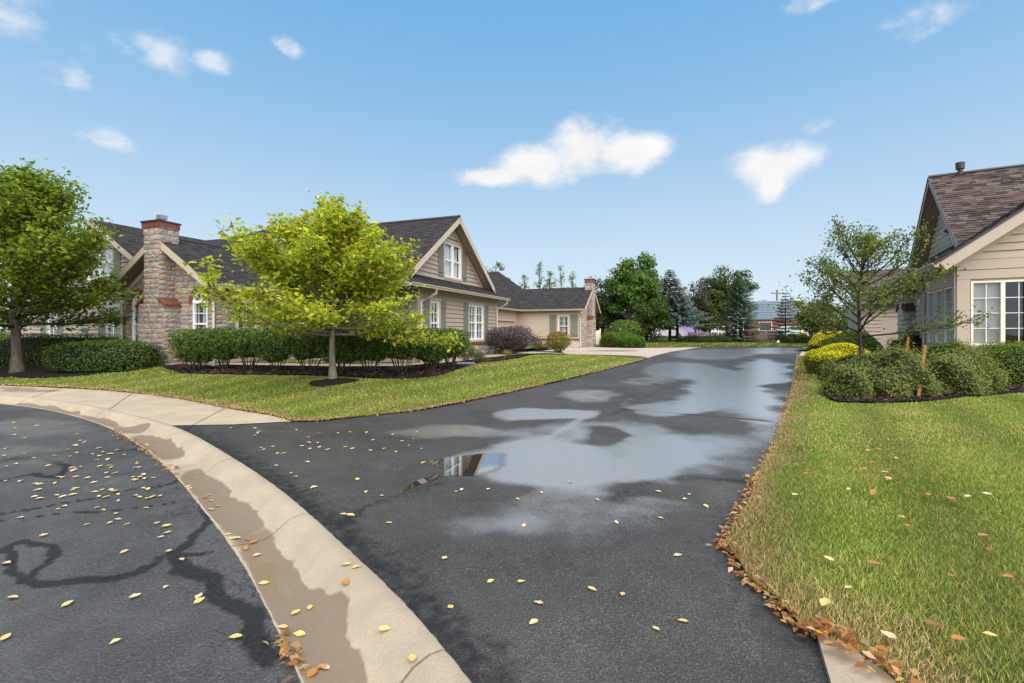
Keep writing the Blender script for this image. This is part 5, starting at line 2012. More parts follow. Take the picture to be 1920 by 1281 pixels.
def spruce(name, label, loc, H, R0, cols, seed, n=26, trunk_r=.12, group=None, bare=.06, dens=1.0, spr=.42, start_h=.05, sparse_top=False):
    rs = np.random.RandomState(seed)
    root = thing(name, label, 'tree', loc, 0, group)
    mb = MB()
    mb.tube([(0, 0, -.12), (0, 0, H * .5), (0, 0, H)], [trunk_r, trunk_r * .55, .012], 7)
    mb.build('trunk', M['bark_dark'], root, True)
    lm = MB()
    V, cs = [], []
    for i in range(n):
        t = (i + .5) / n
        z = H * (start_h + (1 - start_h) * t ** .95)
        L = R0 * (1 - t) ** .85 * rs.uniform(.75, 1.1) + .08
        nb = 6 if t < .8 else 4
        a0 = rs.rand() * 6.28
        for b in range(nb):
            a = a0 + 6.283 * b / nb + rs.normal() * .15
            Lb = L * rs.uniform(.7, 1.12)
            droop = rs.uniform(-.32, -.05) * (1 - t) + .12 * t
            pts = [np.array([math.cos(a) * Lb * s, math.sin(a) * Lb * s, z + Lb * (droop * s + .16 * s * s)]) for s in np.linspace(0, 1, 5)]
            lm.tube(pts, [.02 * (1 - s / 5) + .004 for s in range(5)], 4, cap=False)
            k = int(max(6, Lb * 46 * dens))
            for j in range(k):
                s = rs.uniform(bare, 1) ** .8
                q = s * 4
                i0 = int(min(q, 3.999))
                p = pts[i0] + (pts[i0 + 1] - pts[i0]) * (q - i0)
                sd = rs.choice([-1, 1])
                aa = a + sd * rs.uniform(.3, 1.1)
                ln = spr * rs.uniform(.5, 1.1) * (1.1 - .55 * s) * (R0 / 2.2)
                d = np.array([math.cos(aa), math.sin(aa), rs.uniform(-.55, .15)])
                side = np.cross(d, [0, 0, 1])
                side /= np.linalg.norm(side) + 1e-9
                wv_ = ln * .16
                e = p + d * ln
                V += [p - side * wv_ * .6, p + side * wv_ * .6, e + side * wv_ * .25 + np.array([0, 0, -.02]), e - side * wv_ * .25]
                c = np.array(cols[rs.randint(len(cols))]) * rs.uniform(.95, 1.75)
                cs += [c] * 4
    lm.build('limbs', M['bark_dark'], root, True)
    V = np.array(V)
    link('crown', np_mesh('crown', V, np.arange(len(V)).reshape(-1, 4), M['needle'], np.array(cs)), root)
    return root


def superell(rs, n, ex, shell=.3):
    d = nrmz(rs.normal(size=(n, 3)))
    k = (np.abs(d) ** ex).sum(1) ** (-1 / ex)
    r = 1 - shell * rs.rand(n) ** 1.5
    return d * (k * r)[:, None], d


def bush(label, cat, loc, rx, ry, z0, z1, n, leaf, cols, seed, name='shrub', ex=3.2, stems=9, group=None, shell=.45, rz=0, noise=.08, bark='bark_dark', inner=True, stem_r=.016, up=.25, mat='leaf'):
    """clipped shrub on bare stems: leaves fill the crown between z0 and z1"""
    rs = np.random.RandomState(seed)
    root = thing(name, label, cat, loc, rz, group)
    hc, hz = (z0 + z1) / 2, (z1 - z0) / 2
    p, d = superell(rs, n, ex, shell)
    lump = 1 + noise * np.sin(p[:, 0] * 5 + seed) * np.cos(p[:, 1] * 4 + seed * 2) + noise * .7 * np.sin(p[:, 2] * 6 + p[:, 0] * 3)
    tap = np.where(p[:, 2] < 0, 1 + p[:, 2] * .28, 1)
    P = np.stack([p[:, 0] * rx * lump * tap, p[:, 1] * ry * lump * tap, hc + p[:, 2] * hz * (1 + noise * .6 * np.sin(p[:, 0] * 4 + seed))], 1)
    sm = MB()
    for k in range(stems):
        a = 6.283 * k / stems + rs.normal() * .3
        r = rs.uniform(.35, .85)
        e = np.array([math.cos(a) * rx * r, math.sin(a) * ry * r, hc + hz * rs.uniform(-.2, .6)])
        b = np.array([math.cos(a) * rx * .12, math.sin(a) * ry * .12, -.1])
        m_ = (b + e) / 2 + np.array([0, 0, -.06]) + rs.normal(size=3) * .03
        sm.tube([b, m_, e], [stem_r, stem_r * .75, stem_r * .35], 5, cap=False)
        for q in range(3):
            e2 = e + rs.normal(size=3) * np.array([rx, ry, hz]) * .35
            sm.tube([m_ * .4 + e * .6, e2], [stem_r * .5, stem_r * .2], 3, cap=False)
    sm.build('stems', M[bark], root, True)
    leaves('foliage', P, leaf, cols, root, seed + 1, outdir=d, up=up, mat=mat)
    return root


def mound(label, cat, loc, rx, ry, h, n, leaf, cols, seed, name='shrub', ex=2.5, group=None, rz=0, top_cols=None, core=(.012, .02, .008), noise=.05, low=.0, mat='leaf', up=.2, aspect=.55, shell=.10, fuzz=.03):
    """dense clipped mound down to the ground"""
    rs = np.random.RandomState(seed)
    root = thing(name, label, cat, loc, rz, group)
    m_ = 3
    V, Fc = [], []
    nu, nv = 20, 8

    def surf(d):
        k = (np.abs(d) ** ex).sum(1) ** (-1 / ex)
        s = d * k[:, None]
        lump = 1 + noise * np.sin(s[:, 0] * 4.3 + seed) * np.cos(s[:, 1] * 3.7 + seed) + noise * .8 * np.sin(s[:, 2] * 5 + s[:, 0] * 6 + seed * 3) + noise * .5 * np.sin(s[:, 0] * 11 + s[:, 1] * 9)
        und = np.where(s[:, 2] < .35, .88 + .12 * s[:, 2] / .35, 1)
        return np.stack([s[:, 0] * rx * lump * und, s[:, 1] * ry * lump * und, s[:, 2] * h * lump], 1)
    D = []
    for j in range(nv + 1):
        t = math.pi / 2 * j / nv
        for i in range(nu):
            a = 6.283 * i / nu
            D.append((math.cos(a) * math.cos(t), math.sin(a) * math.cos(t), math.sin(t)))
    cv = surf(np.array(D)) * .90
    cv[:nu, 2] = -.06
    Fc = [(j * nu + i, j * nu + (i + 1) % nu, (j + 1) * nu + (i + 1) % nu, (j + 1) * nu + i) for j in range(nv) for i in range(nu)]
    me = mesh('dark_core', cv, Fc, M['leaf'], True, np.array([core] * len(cv)))  # made-up solid core, dark like the shade between leaves; no real twigs
    link('dark_core', me, root)
    d = nrmz(rs.normal(size=(n, 3)))
    d[:, 2] = np.abs(d[:, 2])
    P = surf(d) * (1 - shell * rs.rand(n)[:, None] ** 2 + fuzz * rs.normal(size=(n, 1)))
    P[:, 2] = np.maximum(P[:, 2], .02)
    o = leaves('foliage', P, leaf, cols, root, seed + 1, outdir=d, up=up, mat=mat, aspect=aspect)
    if top_cols is not None:
        dt = nrmz(rs.normal(size=(n, 3)))
        dt[:, 2] = np.abs(dt[:, 2])
        dt = dt[dt[:, 2] > .42 + .15 * rs.rand(n)]
        P = surf(dt) * (1.01 + .03 * rs.rand(len(dt))[:, None])
        leaves('new_growth', P, leaf, top_cols, root, seed + 2, outdir=dt, up=up, mat=mat, aspect=aspect)
    return root


# greens (linear albedo)
MAPLE_Y = [(0.384, 0.435, 0.03), (0.294, 0.39, 0.024), (0.461, 0.48, 0.042), (0.218, 0.33, 0.024), (0.333, 0.36, 0.03), (0.397, 0.33, 0.036)]
MAPLE_G = [(0.145, 0.217, 0.019), (0.109, 0.182, 0.017), (0.203, 0.266, 0.024), (0.087, 0.147, 0.017), (0.246, 0.266, 0.03)]
DEEP = [(0.058, 0.111, 0.021), (0.078, 0.143, 0.026), (0.046, 0.086, 0.018), (0.104, 0.169, 0.029)]
HEDGE = [(0.083, 0.143, 0.027), (0.12, 0.188, 0.033), (0.06, 0.105, 0.021), (0.15, 0.21, 0.045)]

# yellow-green maple on the lawn
mx, my = MAPLE
tree('maple_tree', 'young yellow-green maple with spreading limbs on the lawn before the hedge', 'tree', (mx, my, hL(mx, my) + .06), 3.5,
     lambda h: 2.22 * (1 - h) ** .75 + .45, 64, .29, .125, MAPLE_Y, 4, .085, 'bark_pale', twigs=15, per=34, spread=.11, el=(1, 60), bend=.30,
     up=.55, leafless=.18, twig_len=.42, asym=lambda a: 1.0 + .06 * math.cos(a - math.pi))
# larger maple at the left edge
tx, ty = at(33, 694, .21)
tree('maple_tree', 'large green maple with broad crown beside the cross gable', 'tree', (tx, ty, hL(tx, ty)), 5.5,
     lambda h: 3.0 * (1 - h) ** .75 + .55, 66, .24, .15, MAPLE_G, 9, .14, 'bark', twigs=16, per=38, spread=.17, el=(0, 60), bend=.4, up=.55, leafless=.15, twig_len=.42)
# small sparse crab apple on the right
cx, cy = at(1614, 716, .1)
tree('crabapple_tree', 'small sparse dark-limbed tree tied to stakes in the right bed', 'tree', (cx, cy, hR(cx, cy) + .02), 3.55,
     lambda h: 2.05 * (1 - h) ** .6 * (.75 + .5 * h) + .25, 32, .27, .075, [(.10, .15, .026), (.14, .19, .034), (.075, .11, .02), (.19, .2, .04)], 15, .062, 'bark_dark', twigs=10, per=24, spread=.10,
     el=(18, 60), bend=.25, up=.3, leafless=.25, twig_len=.5)

# clipped hedge shrubs along the bed
rw = [(368, 13.9, .62), (420, 13.9, .52), (466, 13.8, .55), (517, 13.6, .55), (578, 13.4, .62), (640, 13.2, .62), (694, 13.1, .62), (752, 12.9, .66), (806, 13.6, .62), (845, 14.3, .55)]
names = ['first', 'second']
side = ['beside the stone gable wall', 'next to the end shrub by the stone gable', 'with bare stems, left of the maple trunk', 'behind the lower maple limbs', 'just left of the maple trunk', 'right behind the maple trunk',
        'just right of the maple trunk', 'with dark stems before the small shuttered window', 'with open reddish stems beside the path', 'ending the row before the wide window']
for i, (px, Y, wd) in enumerate(rw):
    X = (px - 960) / F * Y
    z = hL(X, Y) + .03
    top = 1.56 + .02 * math.sin(i * 2) - z
    bush('clipped dark green hedge shrub ' + side[i], 'shrub', (X, Y, z), wd, .55, .22 + .2 * ((i * 7) % 5) / 5, top, 7000, .068, HEDGE, 100 + i, name='hedge_shrub', group='clipped shrubs in the bed before the long house', ex=4.0, stems=11, shell=.75)
# gable-end bed plants
def sp(px, py, dz=.2):
    return at(px, py, dz)


PURPLE = [(0.105, 0.074, 0.081), (0.154, 0.115, 0.121), (0.07, 0.051, 0.057), (0.084, 0.081, 0.061), (0.21, 0.169, 0.169)]
x, y = at(958, 673, .1)
bush('large dark purple smoky shrub before the second window', 'shrub', (x, y, hL(x, y) + .02), 1.12, .9, .2, 1.28, 9500, .07, PURPLE, 131, ex=2.2, stems=13, shell=.7, noise=.14)
x, y = at(1008, 668, .06)
bush('thin olive twiggy shrub beside the purple shrub', 'shrub', (x, y, hL(x, y) + .02), .5, .45, .15, .85, 700, .05, [(.12, .12, .04), (.16, .13, .05), (.09, .08, .03)], 132, ex=2.2, stems=10, shell=.7)
x, y = at(1047, 665, .05)
mound_root = bush('round yellow-green shrub turning red on top beside the pad', 'shrub', (x, y, hL(x, y) + .02), .66, .62, .14, 1.16, 4200, .06, [(.20, .21, .02), (.26, .24, .03), (.14, .17, .02), (.30, .17, .03)], 133, ex=2.3, stems=9, shell=.5)
rs_ = np.random.RandomState(5)
pts = nrmz(rs_.normal(size=(700, 3)))
pts[:, 2] = np.abs(pts[:, 2])
pts = pts[pts[:, 2] > .55]
leaves('red_leaves', pts * (.64, .6, .52) + (0, 0, .65), .06, [(.32, .05, .02), (.36, .10, .02), (.25, .035, .02)], mound_root, 77, outdir=pts)


def clump(label, cat, loc, r, h, n, wd, cols, seed, name='plant', group=None):
    """arching strap leaves from one crown"""
    rs = np.random.RandomState(seed)
    root = thing(name, label, cat, loc, 0, group)
    V, Fc, cs = [], [], []
    for i in range(n):
        a = rs.rand() * 6.28
        L = r * rs.uniform(.5, 1.15)
        H = h * rs.uniform(.6, 1.1)
        c = np.array(cols[rs.randint(len(cols))]) * rs.uniform(.75, 1.25)
        d = np.array([math.cos(a), math.sin(a), 0])
        s = np.array([-math.sin(a), math.cos(a), 0]) * wd * rs.uniform(.6, 1.2)
        b = len(V)
        for t in (0, .35, .7, 1.0):
            p = d * L * t + np.array([0, 0, H * (1.9 * t - 1.35 * t * t) - .01])
            k = (1 - t * .95)
            V += [p - s * k, p + s * k]
            cs += [c, c]
        Fc += [(b + 2 * q, b + 2 * q + 1, b + 2 * q + 3, b + 2 * q + 2) for q in range(3)]
    link('foliage', np_mesh('foliage', np.array(V), np.array(Fc), M['leaf'], np.array(cs)), root)
    return root


GOLD = [(.30, .27, .03), (.22, .24, .03), (.36, .30, .05)]
for (px, py, r, h, cols, lab, sd) in [(921, 666, .42, .55, [(.10, .16, .03), (.16, .21, .04)], 'green strap-leaved daylily clump below the wide window', 1),
                                      (898, 676, .45, .45, GOLD, 'yellow-green arching daylily clump beside the path', 2),
                                      (937, 668, .40, .40, [(.2, .22, .04), (.28, .22, .05)], 'yellowing daylily clump before the stone base', 3),
                                      (952, 671, .35, .3, GOLD, 'low gold-green clump under the purple shrub', 4)]:
    x, y = at(px, py, .2)
    clump(lab, 'plant', (x, y, hL(x, y) + .03), r, h, 90, .014, cols, 140 + sd)
for (px, py, r, h, cols, lab, sd) in [(873, 684, .33, .55, [(.07, .10, .03), (.10, .12, .045), (.16, .07, .05)], 'small rose bush with reddish tips beside the path', 1),
                                      (897, 684, .30, .42, [(.09, .12, .07), (.12, .14, .08), (.07, .09, .05)], 'small grey-green rose bush on the bed edge', 2),
                                      (812, 690, .30, .30, [(.12, .03, .03), (.08, .02, .025), (.16, .06, .05)], 'low dark red barberry behind the hedge stems', 3),
                                      (884, 673, .3, .5, [(.09, .13, .03), (.13, .17, .03)], 'leafy green perennial against the stone base', 4)]:
    x, y = at(px, py, .2)
    bush(lab, 'plant', (x, y, hL(x, y) + .03), r, r, .05, h, 700, .045, cols, 150 + sd, name='plant', ex=2.2, stems=7, stem_r=.006, shell=.7)
# flat splash stone in the bed
x, y = at(873, 687, .2)
mb = MB()
mb.prism([(-.28, -.12, 0), (.26, -.2, 0), (.3, .08, 0), (-.22, .16, 0)], (0, 0, .05))
o = mb.build('paver', M['grey'])
o.location = (x, y, hL(x, y) + .04)
tag(o, 'flat grey paver lying on the mulch by the lawn', 'paver')

# left hedges
x, y = at(152, 697, .21)
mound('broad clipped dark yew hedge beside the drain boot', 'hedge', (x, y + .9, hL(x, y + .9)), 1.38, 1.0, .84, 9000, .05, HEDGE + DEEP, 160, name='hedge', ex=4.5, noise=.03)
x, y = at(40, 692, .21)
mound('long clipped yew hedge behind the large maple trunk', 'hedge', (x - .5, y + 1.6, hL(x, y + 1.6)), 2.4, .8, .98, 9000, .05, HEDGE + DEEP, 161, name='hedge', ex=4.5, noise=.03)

# right bed
BOX = [(0.125, 0.202, 0.024), (0.163, 0.247, 0.03), (0.094, 0.156, 0.022), (0.2, 0.273, 0.036)]
SPIREA = [(0.171, 0.217, 0.053), (0.232, 0.262, 0.068), (0.124, 0.165, 0.039), (0.295, 0.255, 0.09), (0.217, 0.285, 0.06)]
YEL = [(.95, .82, .03), (.85, .74, .03), (1.0, .88, .06), (.62, .6, .03)]
YEW = [(0.083, 0.128, 0.03), (0.112, 0.158, 0.038), (0.068, 0.098, 0.024), (0.143, 0.173, 0.053)]


def rp(px, py, dy=0.0):
    x, y = at(px, py, .1)
    y2 = y + dy
    return (x * y2 / y, y2, hR(x * y2 / y, y2))


mound('loose green spirea shrub at the pointed end of the right bed', 'shrub', rp(1602, 744, .45), .60, .52, .70, 10000, .045, SPIREA, 170, ex=2.3, noise=.16, shell=.35, fuzz=.075, core=(.05, .065, .02), group='spirea shrubs along the right bed')
mound('loose green spirea shrub left of the leaning wooden stake', 'shrub', rp(1678, 748, .5), .74, .58, .82, 13000, .045, SPIREA, 171, ex=2.4, noise=.16, shell=.35, fuzz=.075, core=(.05, .065, .02), group='spirea shrubs along the right bed')
mound('loose green spirea shrub right of the leaning wooden stake', 'shrub', rp(1787, 746, .55), .80, .58, .80, 13000, .045, SPIREA, 172, ex=2.4, noise=.16, shell=.35, fuzz=.075, core=(.05, .065, .02), group='spirea shrubs along the right bed')
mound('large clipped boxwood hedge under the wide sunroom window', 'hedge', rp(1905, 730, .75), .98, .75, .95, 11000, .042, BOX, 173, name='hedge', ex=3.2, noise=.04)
mound('round clipped boxwood behind the stake at the sunroom corner', 'shrub', rp(1778, 728, 1.3), .62, .5, .98, 5000, .04, BOX, 174, ex=2.4)
mound('low dark yew shrub around the small tree trunk', 'shrub', rp(1598, 712, .3), .62, .5, .62, 4500, .045, YEW, 175, ex=2.4, noise=.08)
mound('low dark yew shrub behind the middle spirea', 'shrub', rp(1668, 716, .6), .72, .5, .72, 4500, .045, YEW, 176, ex=2.4, noise=.08)
mound('bright yellow topped mound shrub at the driveway side of the bed', 'shrub', rp(1578, 702, .55), .98, .85, .84, 13000, .05, [(.22, .24, .025), (.15, .18, .022), (.34, .32, .025)], 177, ex=2.3, top_cols=YEL, noise=.05)
mound('yellow topped clipped mound beyond the concrete pad edge', 'shrub', rp(1572, 672, .9), 1.2, .9, 1.12, 11000, .055, [(.11, .10, .03), (.085, .09, .026), (.15, .13, .04)], 178, ex=2.6, top_cols=YEL)
mound('green clipped mound beside the yellow topped mound', 'shrub', rp(1598, 683, .9), 1.05, .9, 1.13, 11000, .05, [(.06, .12, .014), (.08, .155, .016), (.045, .09, .012)], 179, ex=2.3, top_cols=[(.10, .21, .018), (.13, .24, .02)])
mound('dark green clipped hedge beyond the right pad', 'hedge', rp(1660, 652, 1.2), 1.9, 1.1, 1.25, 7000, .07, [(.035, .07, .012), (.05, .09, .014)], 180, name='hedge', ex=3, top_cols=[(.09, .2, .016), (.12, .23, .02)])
mound('yellow-green leafy shrub at the sunroom back corner', 'shrub', rp(1706, 690, .4), .62, .6, 1.12, 3600, .075, [(.17, .20, .03), (.25, .25, .04), (.11, .15, .025), (.3, .26, .05)], 181, ex=2.2, noise=.1, shell=.3)
x, y, z = rp(1678, 676)
fr_ = bush('red and white flowers in front of the yellow-green shrub', 'flowers', (x, y, z), .32, .3, .05, .42, 320, .05, [(.13, .19, .03), (.25, .25, .04)], 182, name='flower_clump', ex=2.2, stems=8, stem_r=.005, shell=.8)
pp = nrmz(rs_.normal(size=(110, 3)))
pp[:, 2] = np.abs(pp[:, 2])
leaves('petals', pp * (.32, .3, .28) + (0, 0, .2), .06, [(.42, .03, .05), (.5, .05, .08), (.8, .75, .72), (.35, .02, .04)], fr_, 78, mat='petal', aspect=.9)

# ------------------------------------------------------------------ background planting
def gp_(px, Y, dz=.06):
    return ((px - 960) / F * Y, Y, gz(0, Y) + dz)


BG = [(0.062, 0.119, 0.022), (0.088, 0.156, 0.027), (0.048, 0.088, 0.019), (0.119, 0.188, 0.035)]
BGD = [(0.039, 0.072, 0.023), (0.055, 0.091, 0.026), (0.031, 0.056, 0.018)]
SPR = [(0.06, 0.096, 0.055), (0.078, 0.12, 0.068), (0.043, 0.072, 0.042), (0.102, 0.144, 0.094)]
BLUE = [(0.066, 0.103, 0.083), (0.088, 0.132, 0.11), (0.05, 0.081, 0.061), (0.121, 0.172, 0.149)]
clump_tree('oak_tree', 'tall bright green twin-topped tree behind the round hedges', 'tree', gp_(1178, 44), 8.2, 2.0, 2.2, 4.9, 2.9, 70, .75, .26, BG, 201, .2, per=130, point=.45)
clump_tree('oak_tree', 'slender second leader tree behind the round hedges', 'tree', gp_(1210, 44.5), 8.6, 1.5, 1.8, 5.2, 3.1, 55, .7, .26, BG, 202, .18, per=130, point=.5)
clump_tree('evergreen_tree', 'dark olive tree beside the far stone chimney', 'tree', gp_(1130, 47), 6.2, 2.6, 2.0, 3.2, 2.7, 60, .85, .26, [(.05, .075, .02), (.07, .10, .026), (.035, .055, .016)], 203, .2, per=130)
clump_tree('evergreen_tree', 'broad dark arborvitae in front of the tall green tree', 'tree', gp_(1222, 41.5), 4.4, 1.55, 1.3, 2.05, 2.0, 40, .7, .22, [(.045, .075, .018), (.06, .095, .02), (.03, .05, .014)], 204, .12, per=150)
bush('small light green shrub behind the round hedges', 'shrub', gp_(1172, 39.0), 1.25, 1.0, .3, 2.0, 2200, .16, [(.13, .20, .03), (.09, .15, .024), (.18, .24, .04)], 205, ex=2.2, stems=7)
spruce('spruce_tree', 'dark spruce with dead brown top left of the purple tree', gp_(1256, 46), 6.9, 2.6, [(.05, .06, .03), (.04, .055, .03), (.07, .06, .04)], 206, 24, .16, start_h=.3)
spruce('spruce_tree', 'wide blue spruce with bare lower trunk before the parked cars', gp_(1270, 43), 4.6, 3.1, BLUE, 207, 18, .17, start_h=.34)
clump_tree('plum_tree', 'thin purple-leaved tree with sky showing through', 'tree', gp_(1302, 50), 6.3, 1.9, 1.8, 4.3, 1.9, 38, .5, .2, [(.06, .035, .035), (.085, .05, .05), (.045, .035, .03)], 208, .13, per=34)
clump_tree('deciduous_tree', 'broad dark green tree behind the big spruce', 'tree', gp_(1362, 52), 7.9, 3.4, 2.8, 4.7, 3.0, 80, .85, .27, [(.045, .075, .02), (.06, .095, .028), (.032, .055, .016), (.08, .11, .035)], 209, .22, per=120)
clump_tree('deciduous_tree', 'round olive tree between the purple tree and the spruce', 'tree', gp_(1332, 50.5), 5.4, 1.9, 1.8, 3.0, 2.2, 45, .75, .25, [(.05, .075, .018), (.065, .095, .022), (.1, .12, .03)], 210, .15, per=120)
spruce('spruce_tree', 'big grey-green spruce standing before the picket fence', gp_(1388, 43), 6.0, 2.35, SPR, 211, 30, .16, start_h=.02)
spruce('spruce_tree', 'slim young spruce with open whorls beside the fence end', gp_(1473, 41.5), 4.4, 1.6, [(.06, .085, .045), (.08, .11, .055), (.1, .115, .06)], 212, 15, .08, start_h=.06, dens=1.5, spr=.42)
clump_tree('pear_tree', 'small olive tree before the brick building corner', 'tree', gp_(1530, 38), 4.4, 1.35, 1.3, 2.4, 1.7, 34, .6, .2, [(.07, .10, .02), (.10, .13, .03), (.05, .075, .018)], 213, .09, per=110)
clump_tree('deciduous_tree', 'tall tree showing above the second house roof', 'tree', gp_(925, 60), 10.2, 2.3, 2.2, 7.4, 2.5, 30, .7, .26, [(.13, .16, .055), (.17, .19, .075), (.1, .13, .045)], 214, .16, per=55, point=.3)
for i, (px, hh, rr, lab) in enumerate([(984, 7.7, 1.5, 'pale slender poplar above the second house roof, nearest its hip'), (1012, 9.3, .95, 'dark pointed poplar above the second house roof'),
                                      (1031, 8.4, 1.3, 'slim poplar above the second house ridge'), (1051, 8.9, 1.15, 'thin poplar above the ridge towards the chimney'), (1073, 8.2, 1.3, 'thin poplar nearest the far stone chimney')]):
    clump_tree('poplar_tree', lab, 'tree', gp_(px, 58), hh, rr * 1.5, rr * 1.2, hh * .56, hh * .43, 46, .42, .18, BG if i == 1 else [(.17, .20, .08), (.22, .24, .11), (.12, .15, .055)], 215 + i, .07, per=22, point=.62)
# masses closing the horizon
for i, (px, Y, hh, rx) in enumerate([(700, 75, 6, 6), (830, 78, 6.5, 6), (1115, 66, 5.4, 5), (1240, 72, 5.2, 5), (1345, 74, 5.5, 5), (1425, 92, 7.0, 4), (1620, 62, 4.6, 4.5), (1690, 66, 5.5, 5), (1780, 66, 6, 5), (1560, 75, 4.6, 4),
                                     (150, 70, 6, 7), (-60, 60, 6, 7), (1960, 60, 6, 6), (2150, 60, 6, 6), (400, 75, 6, 7)]):
    clump_tree('deciduous_tree', 'distant green tree of the tree line behind the houses', 'tree', gp_(px, Y), hh, rx, 2.5, hh * .5, hh * .5, 40, 1.3, .5, BG + BGD, 240 + i, .2, per=60, group='distant trees behind the houses')
# round hedges by the far pad
GR = [(.07, .14, .014), (.09, .17, .016), (.05, .10, .012)]
x, y = at(1166, 652, .02)
mound('bright green round hedge with olive flank beside the far pad', 'hedge', (x, y + 1.0, gz(0, y) + .03), 1.3, 1.0, 1.02, 5000, .08, [(.09, .12, .025), (.12, .13, .035), (.07, .1, .02)], 260, name='hedge', ex=2.7, top_cols=[(.12, .23, .02), (.10, .2, .018)])
x, y = at(1189, 652.6, .02)
mound('bright green round hedge next to the far lawn', 'hedge', (x, y + .9, gz(0, y) + .03), 1.02, .9, .86, 5000, .08, GR, 261, name='hedge', ex=2.7, top_cols=[(.12, .23, .02), (.10, .2, .018)])
bush('coppery pink shrub beside the white vinyl fence', 'shrub', gp_(1143, 37.5), .62, .55, .2, 1.15, 900, .09, [(.26, .10, .06), (.34, .16, .1), (.18, .09, .05)], 262, ex=2.2, stems=8)
for i, (px, Y, rx, hh, lab) in enumerate([(1320, 42, 2.4, .62, 'low clipped hedge along the back fence'), (1482, 40.5, .9, .75, 'leafy green shrub beside the slim spruce'), (1512, 40, .85, .62, 'olive clipped shrub at the fence gap'),
                                      (1500, 42.5, 1.0, .75, 'dark green shrub beside the fence gap')]):
    mound(lab, 'shrub', gp_(px, Y, .05), rx, .6, hh, 2600, .09, [(.07, .11, .022), (.05, .085, .018), (.10, .14, .03)], 270 + i, ex=2.8, noise=.08)

# ------------------------------------------------------------------ fences, building and cars at the back
def picket_fence(p, q, h, label, pitch=.155, wd=.10):
    p, q = Vector(p), Vector(q)
    L = (q - p).length
    root = thing('picket_fence', label, 'fence', (p.x, p.y, gz(0, p.y) + .03), math.atan2(q.y - p.y, q.x - p.x))
    pk_ = MB()
    pk_.prism([(-wd / 2, 0, -.05), (wd / 2, 0, -.05), (wd / 2, 0, h - .06), (wd / 2 - .025, 0, h), (-wd / 2 + .025, 0, h), (-wd / 2, 0, h - .06)], (0, .02, 0))
    me = mesh('picket', pk_.v, pk_.f, M['fencewood'])
    n = int(L / pitch)
    for i in range(n):
        o = link('picket', me, root)
        o.location = (pitch * (i + .5), -.045 if i % 2 else .045, random.uniform(-.02, .02))
    for z in (.25, h - .3):
        mb = MB()
        mb.box(0, L, -.02, .02, z, z + .09)
        mb.build('rail', M['fencewood'], root)
    for i in range(int(L / 2.4) + 1):
        mb = MB()
        x_ = min(i * 2.4, L)
        mb.box(x_ - .05, x_ + .05, .07, .17, -.1, h - .05)
        mb.build('post', M['fencewood'], root)
    return root


def gpt(px, Y):
    return ((px - 960) / F * Y, Y)


picket_fence(gpt(1412, 42.6), gpt(1471, 42.2), 1.12, 'weathered wooden picket fence between the big spruce and the slim spruce')
picket_fence(gpt(1292, 45), gpt(1372, 44.6), .95, 'weathered wooden picket fence behind the low clipped hedge')
picket_fence(gpt(1520, 44), gpt(1640, 43), 1.1, 'weathered wooden picket fence behind the small olive tree')
# vinyl fence by the far chimney
vr = thing('vinyl_fence', 'short white vinyl privacy fence beside the far stone chimney', 'fence', (*gpt(1108, 37.8), gz(0, 37.8) + .02), R(20))
for i in range(4):
    mb = MB()
    mb.box(.19 * i, .19 * i + .182, -.02, .02, 0, 1.15)
    mb.build('board', M['cream'], vr)
for x_ in (-.05, .80):
    mb = MB()
    mb.box(x_ - .05, x_ + .05, -.05, .05, -.1, 1.25)
    mb.box(x_ - .065, x_ + .065, -.065, .065, 1.25, 1.29)
    mb.build('post', M['cream'], vr)

# commercial building with slate-blue mansard
M['mansard'] = mat('mansard_slate', (.15, .19, .235), .85, .1, (2, (.17, .21, .26), .5))
M['brick_far'] = mat('brick_far', (.20, .085, .07), .9, .2, (5, (.26, .12, .10), .6))
bx0 = gpt(1505, 62)
BR = thing('brick_building', 'low brick building with slate-blue mansard roof behind the fence', 'building', (bx0[0], bx0[1], gz(0, 62)), 0)
BR.rotation_euler = (0, 0, R(-14))
mb = MB()
mb.box(-11, 0, 0, 12, -.1, 3.0)
mb.build('brick_wall', M['brick_far'], BR)
Hm, Tm = 2.5, 4.85


def man(pts, name, parent, m):
    mb = MB()
    mb.add(pts, [tuple(range(len(pts)))])
    return mb.build(name, m, parent)


n_c = 11
for i in range(n_c):
    t0, t1 = i / n_c, (i + 1) / n_c
    o0, o1 = .45 - .75 * t0, .45 - .75 * t1
    za, zb_ = Hm + (Tm - Hm) * t0, Hm + (Tm - Hm) * t1
    mb = MB()
    mb.add([(-11.4, -o0 - .09, za), (o0 + .09, -o0 - .09, za), (o1, -o1, zb_), (-11.4, -o1, zb_), (o0 + .09, 12, za), (o1, 12, zb_), (-11.4, -o0, za), (o0, -o0, za), (o0, 12, za)],
           [(0, 1, 2, 3), (1, 4, 5, 2), (6, 7, 1, 0), (7, 8, 4, 1)])
    mb.build('mansard_course', M['mansard'], BR)
man([(-11.4, .3, Tm), (-.3, .3, Tm), (-.3, 12, Tm), (-11.4, 12, Tm)], 'roof', BR, M['grey'])
mb = MB()
mb.box(-11.2, .2, -.2, 0, Hm - .12, Hm)
mb.build('soffit', M['cream'], BR)
for x_ in (-8.6, -5.2):
    mb = MB()
    mb.box(x_, x_ + 1.6, -.05, .02, .9, 2.1)
    w_ = mb.build('window', M['cream'], BR)
    mb = MB()
    mb.box(x_ + .08, x_ + 1.52, -.06, -.04, .98, 2.02)
    mb.build('pane', M['vent'], w_)

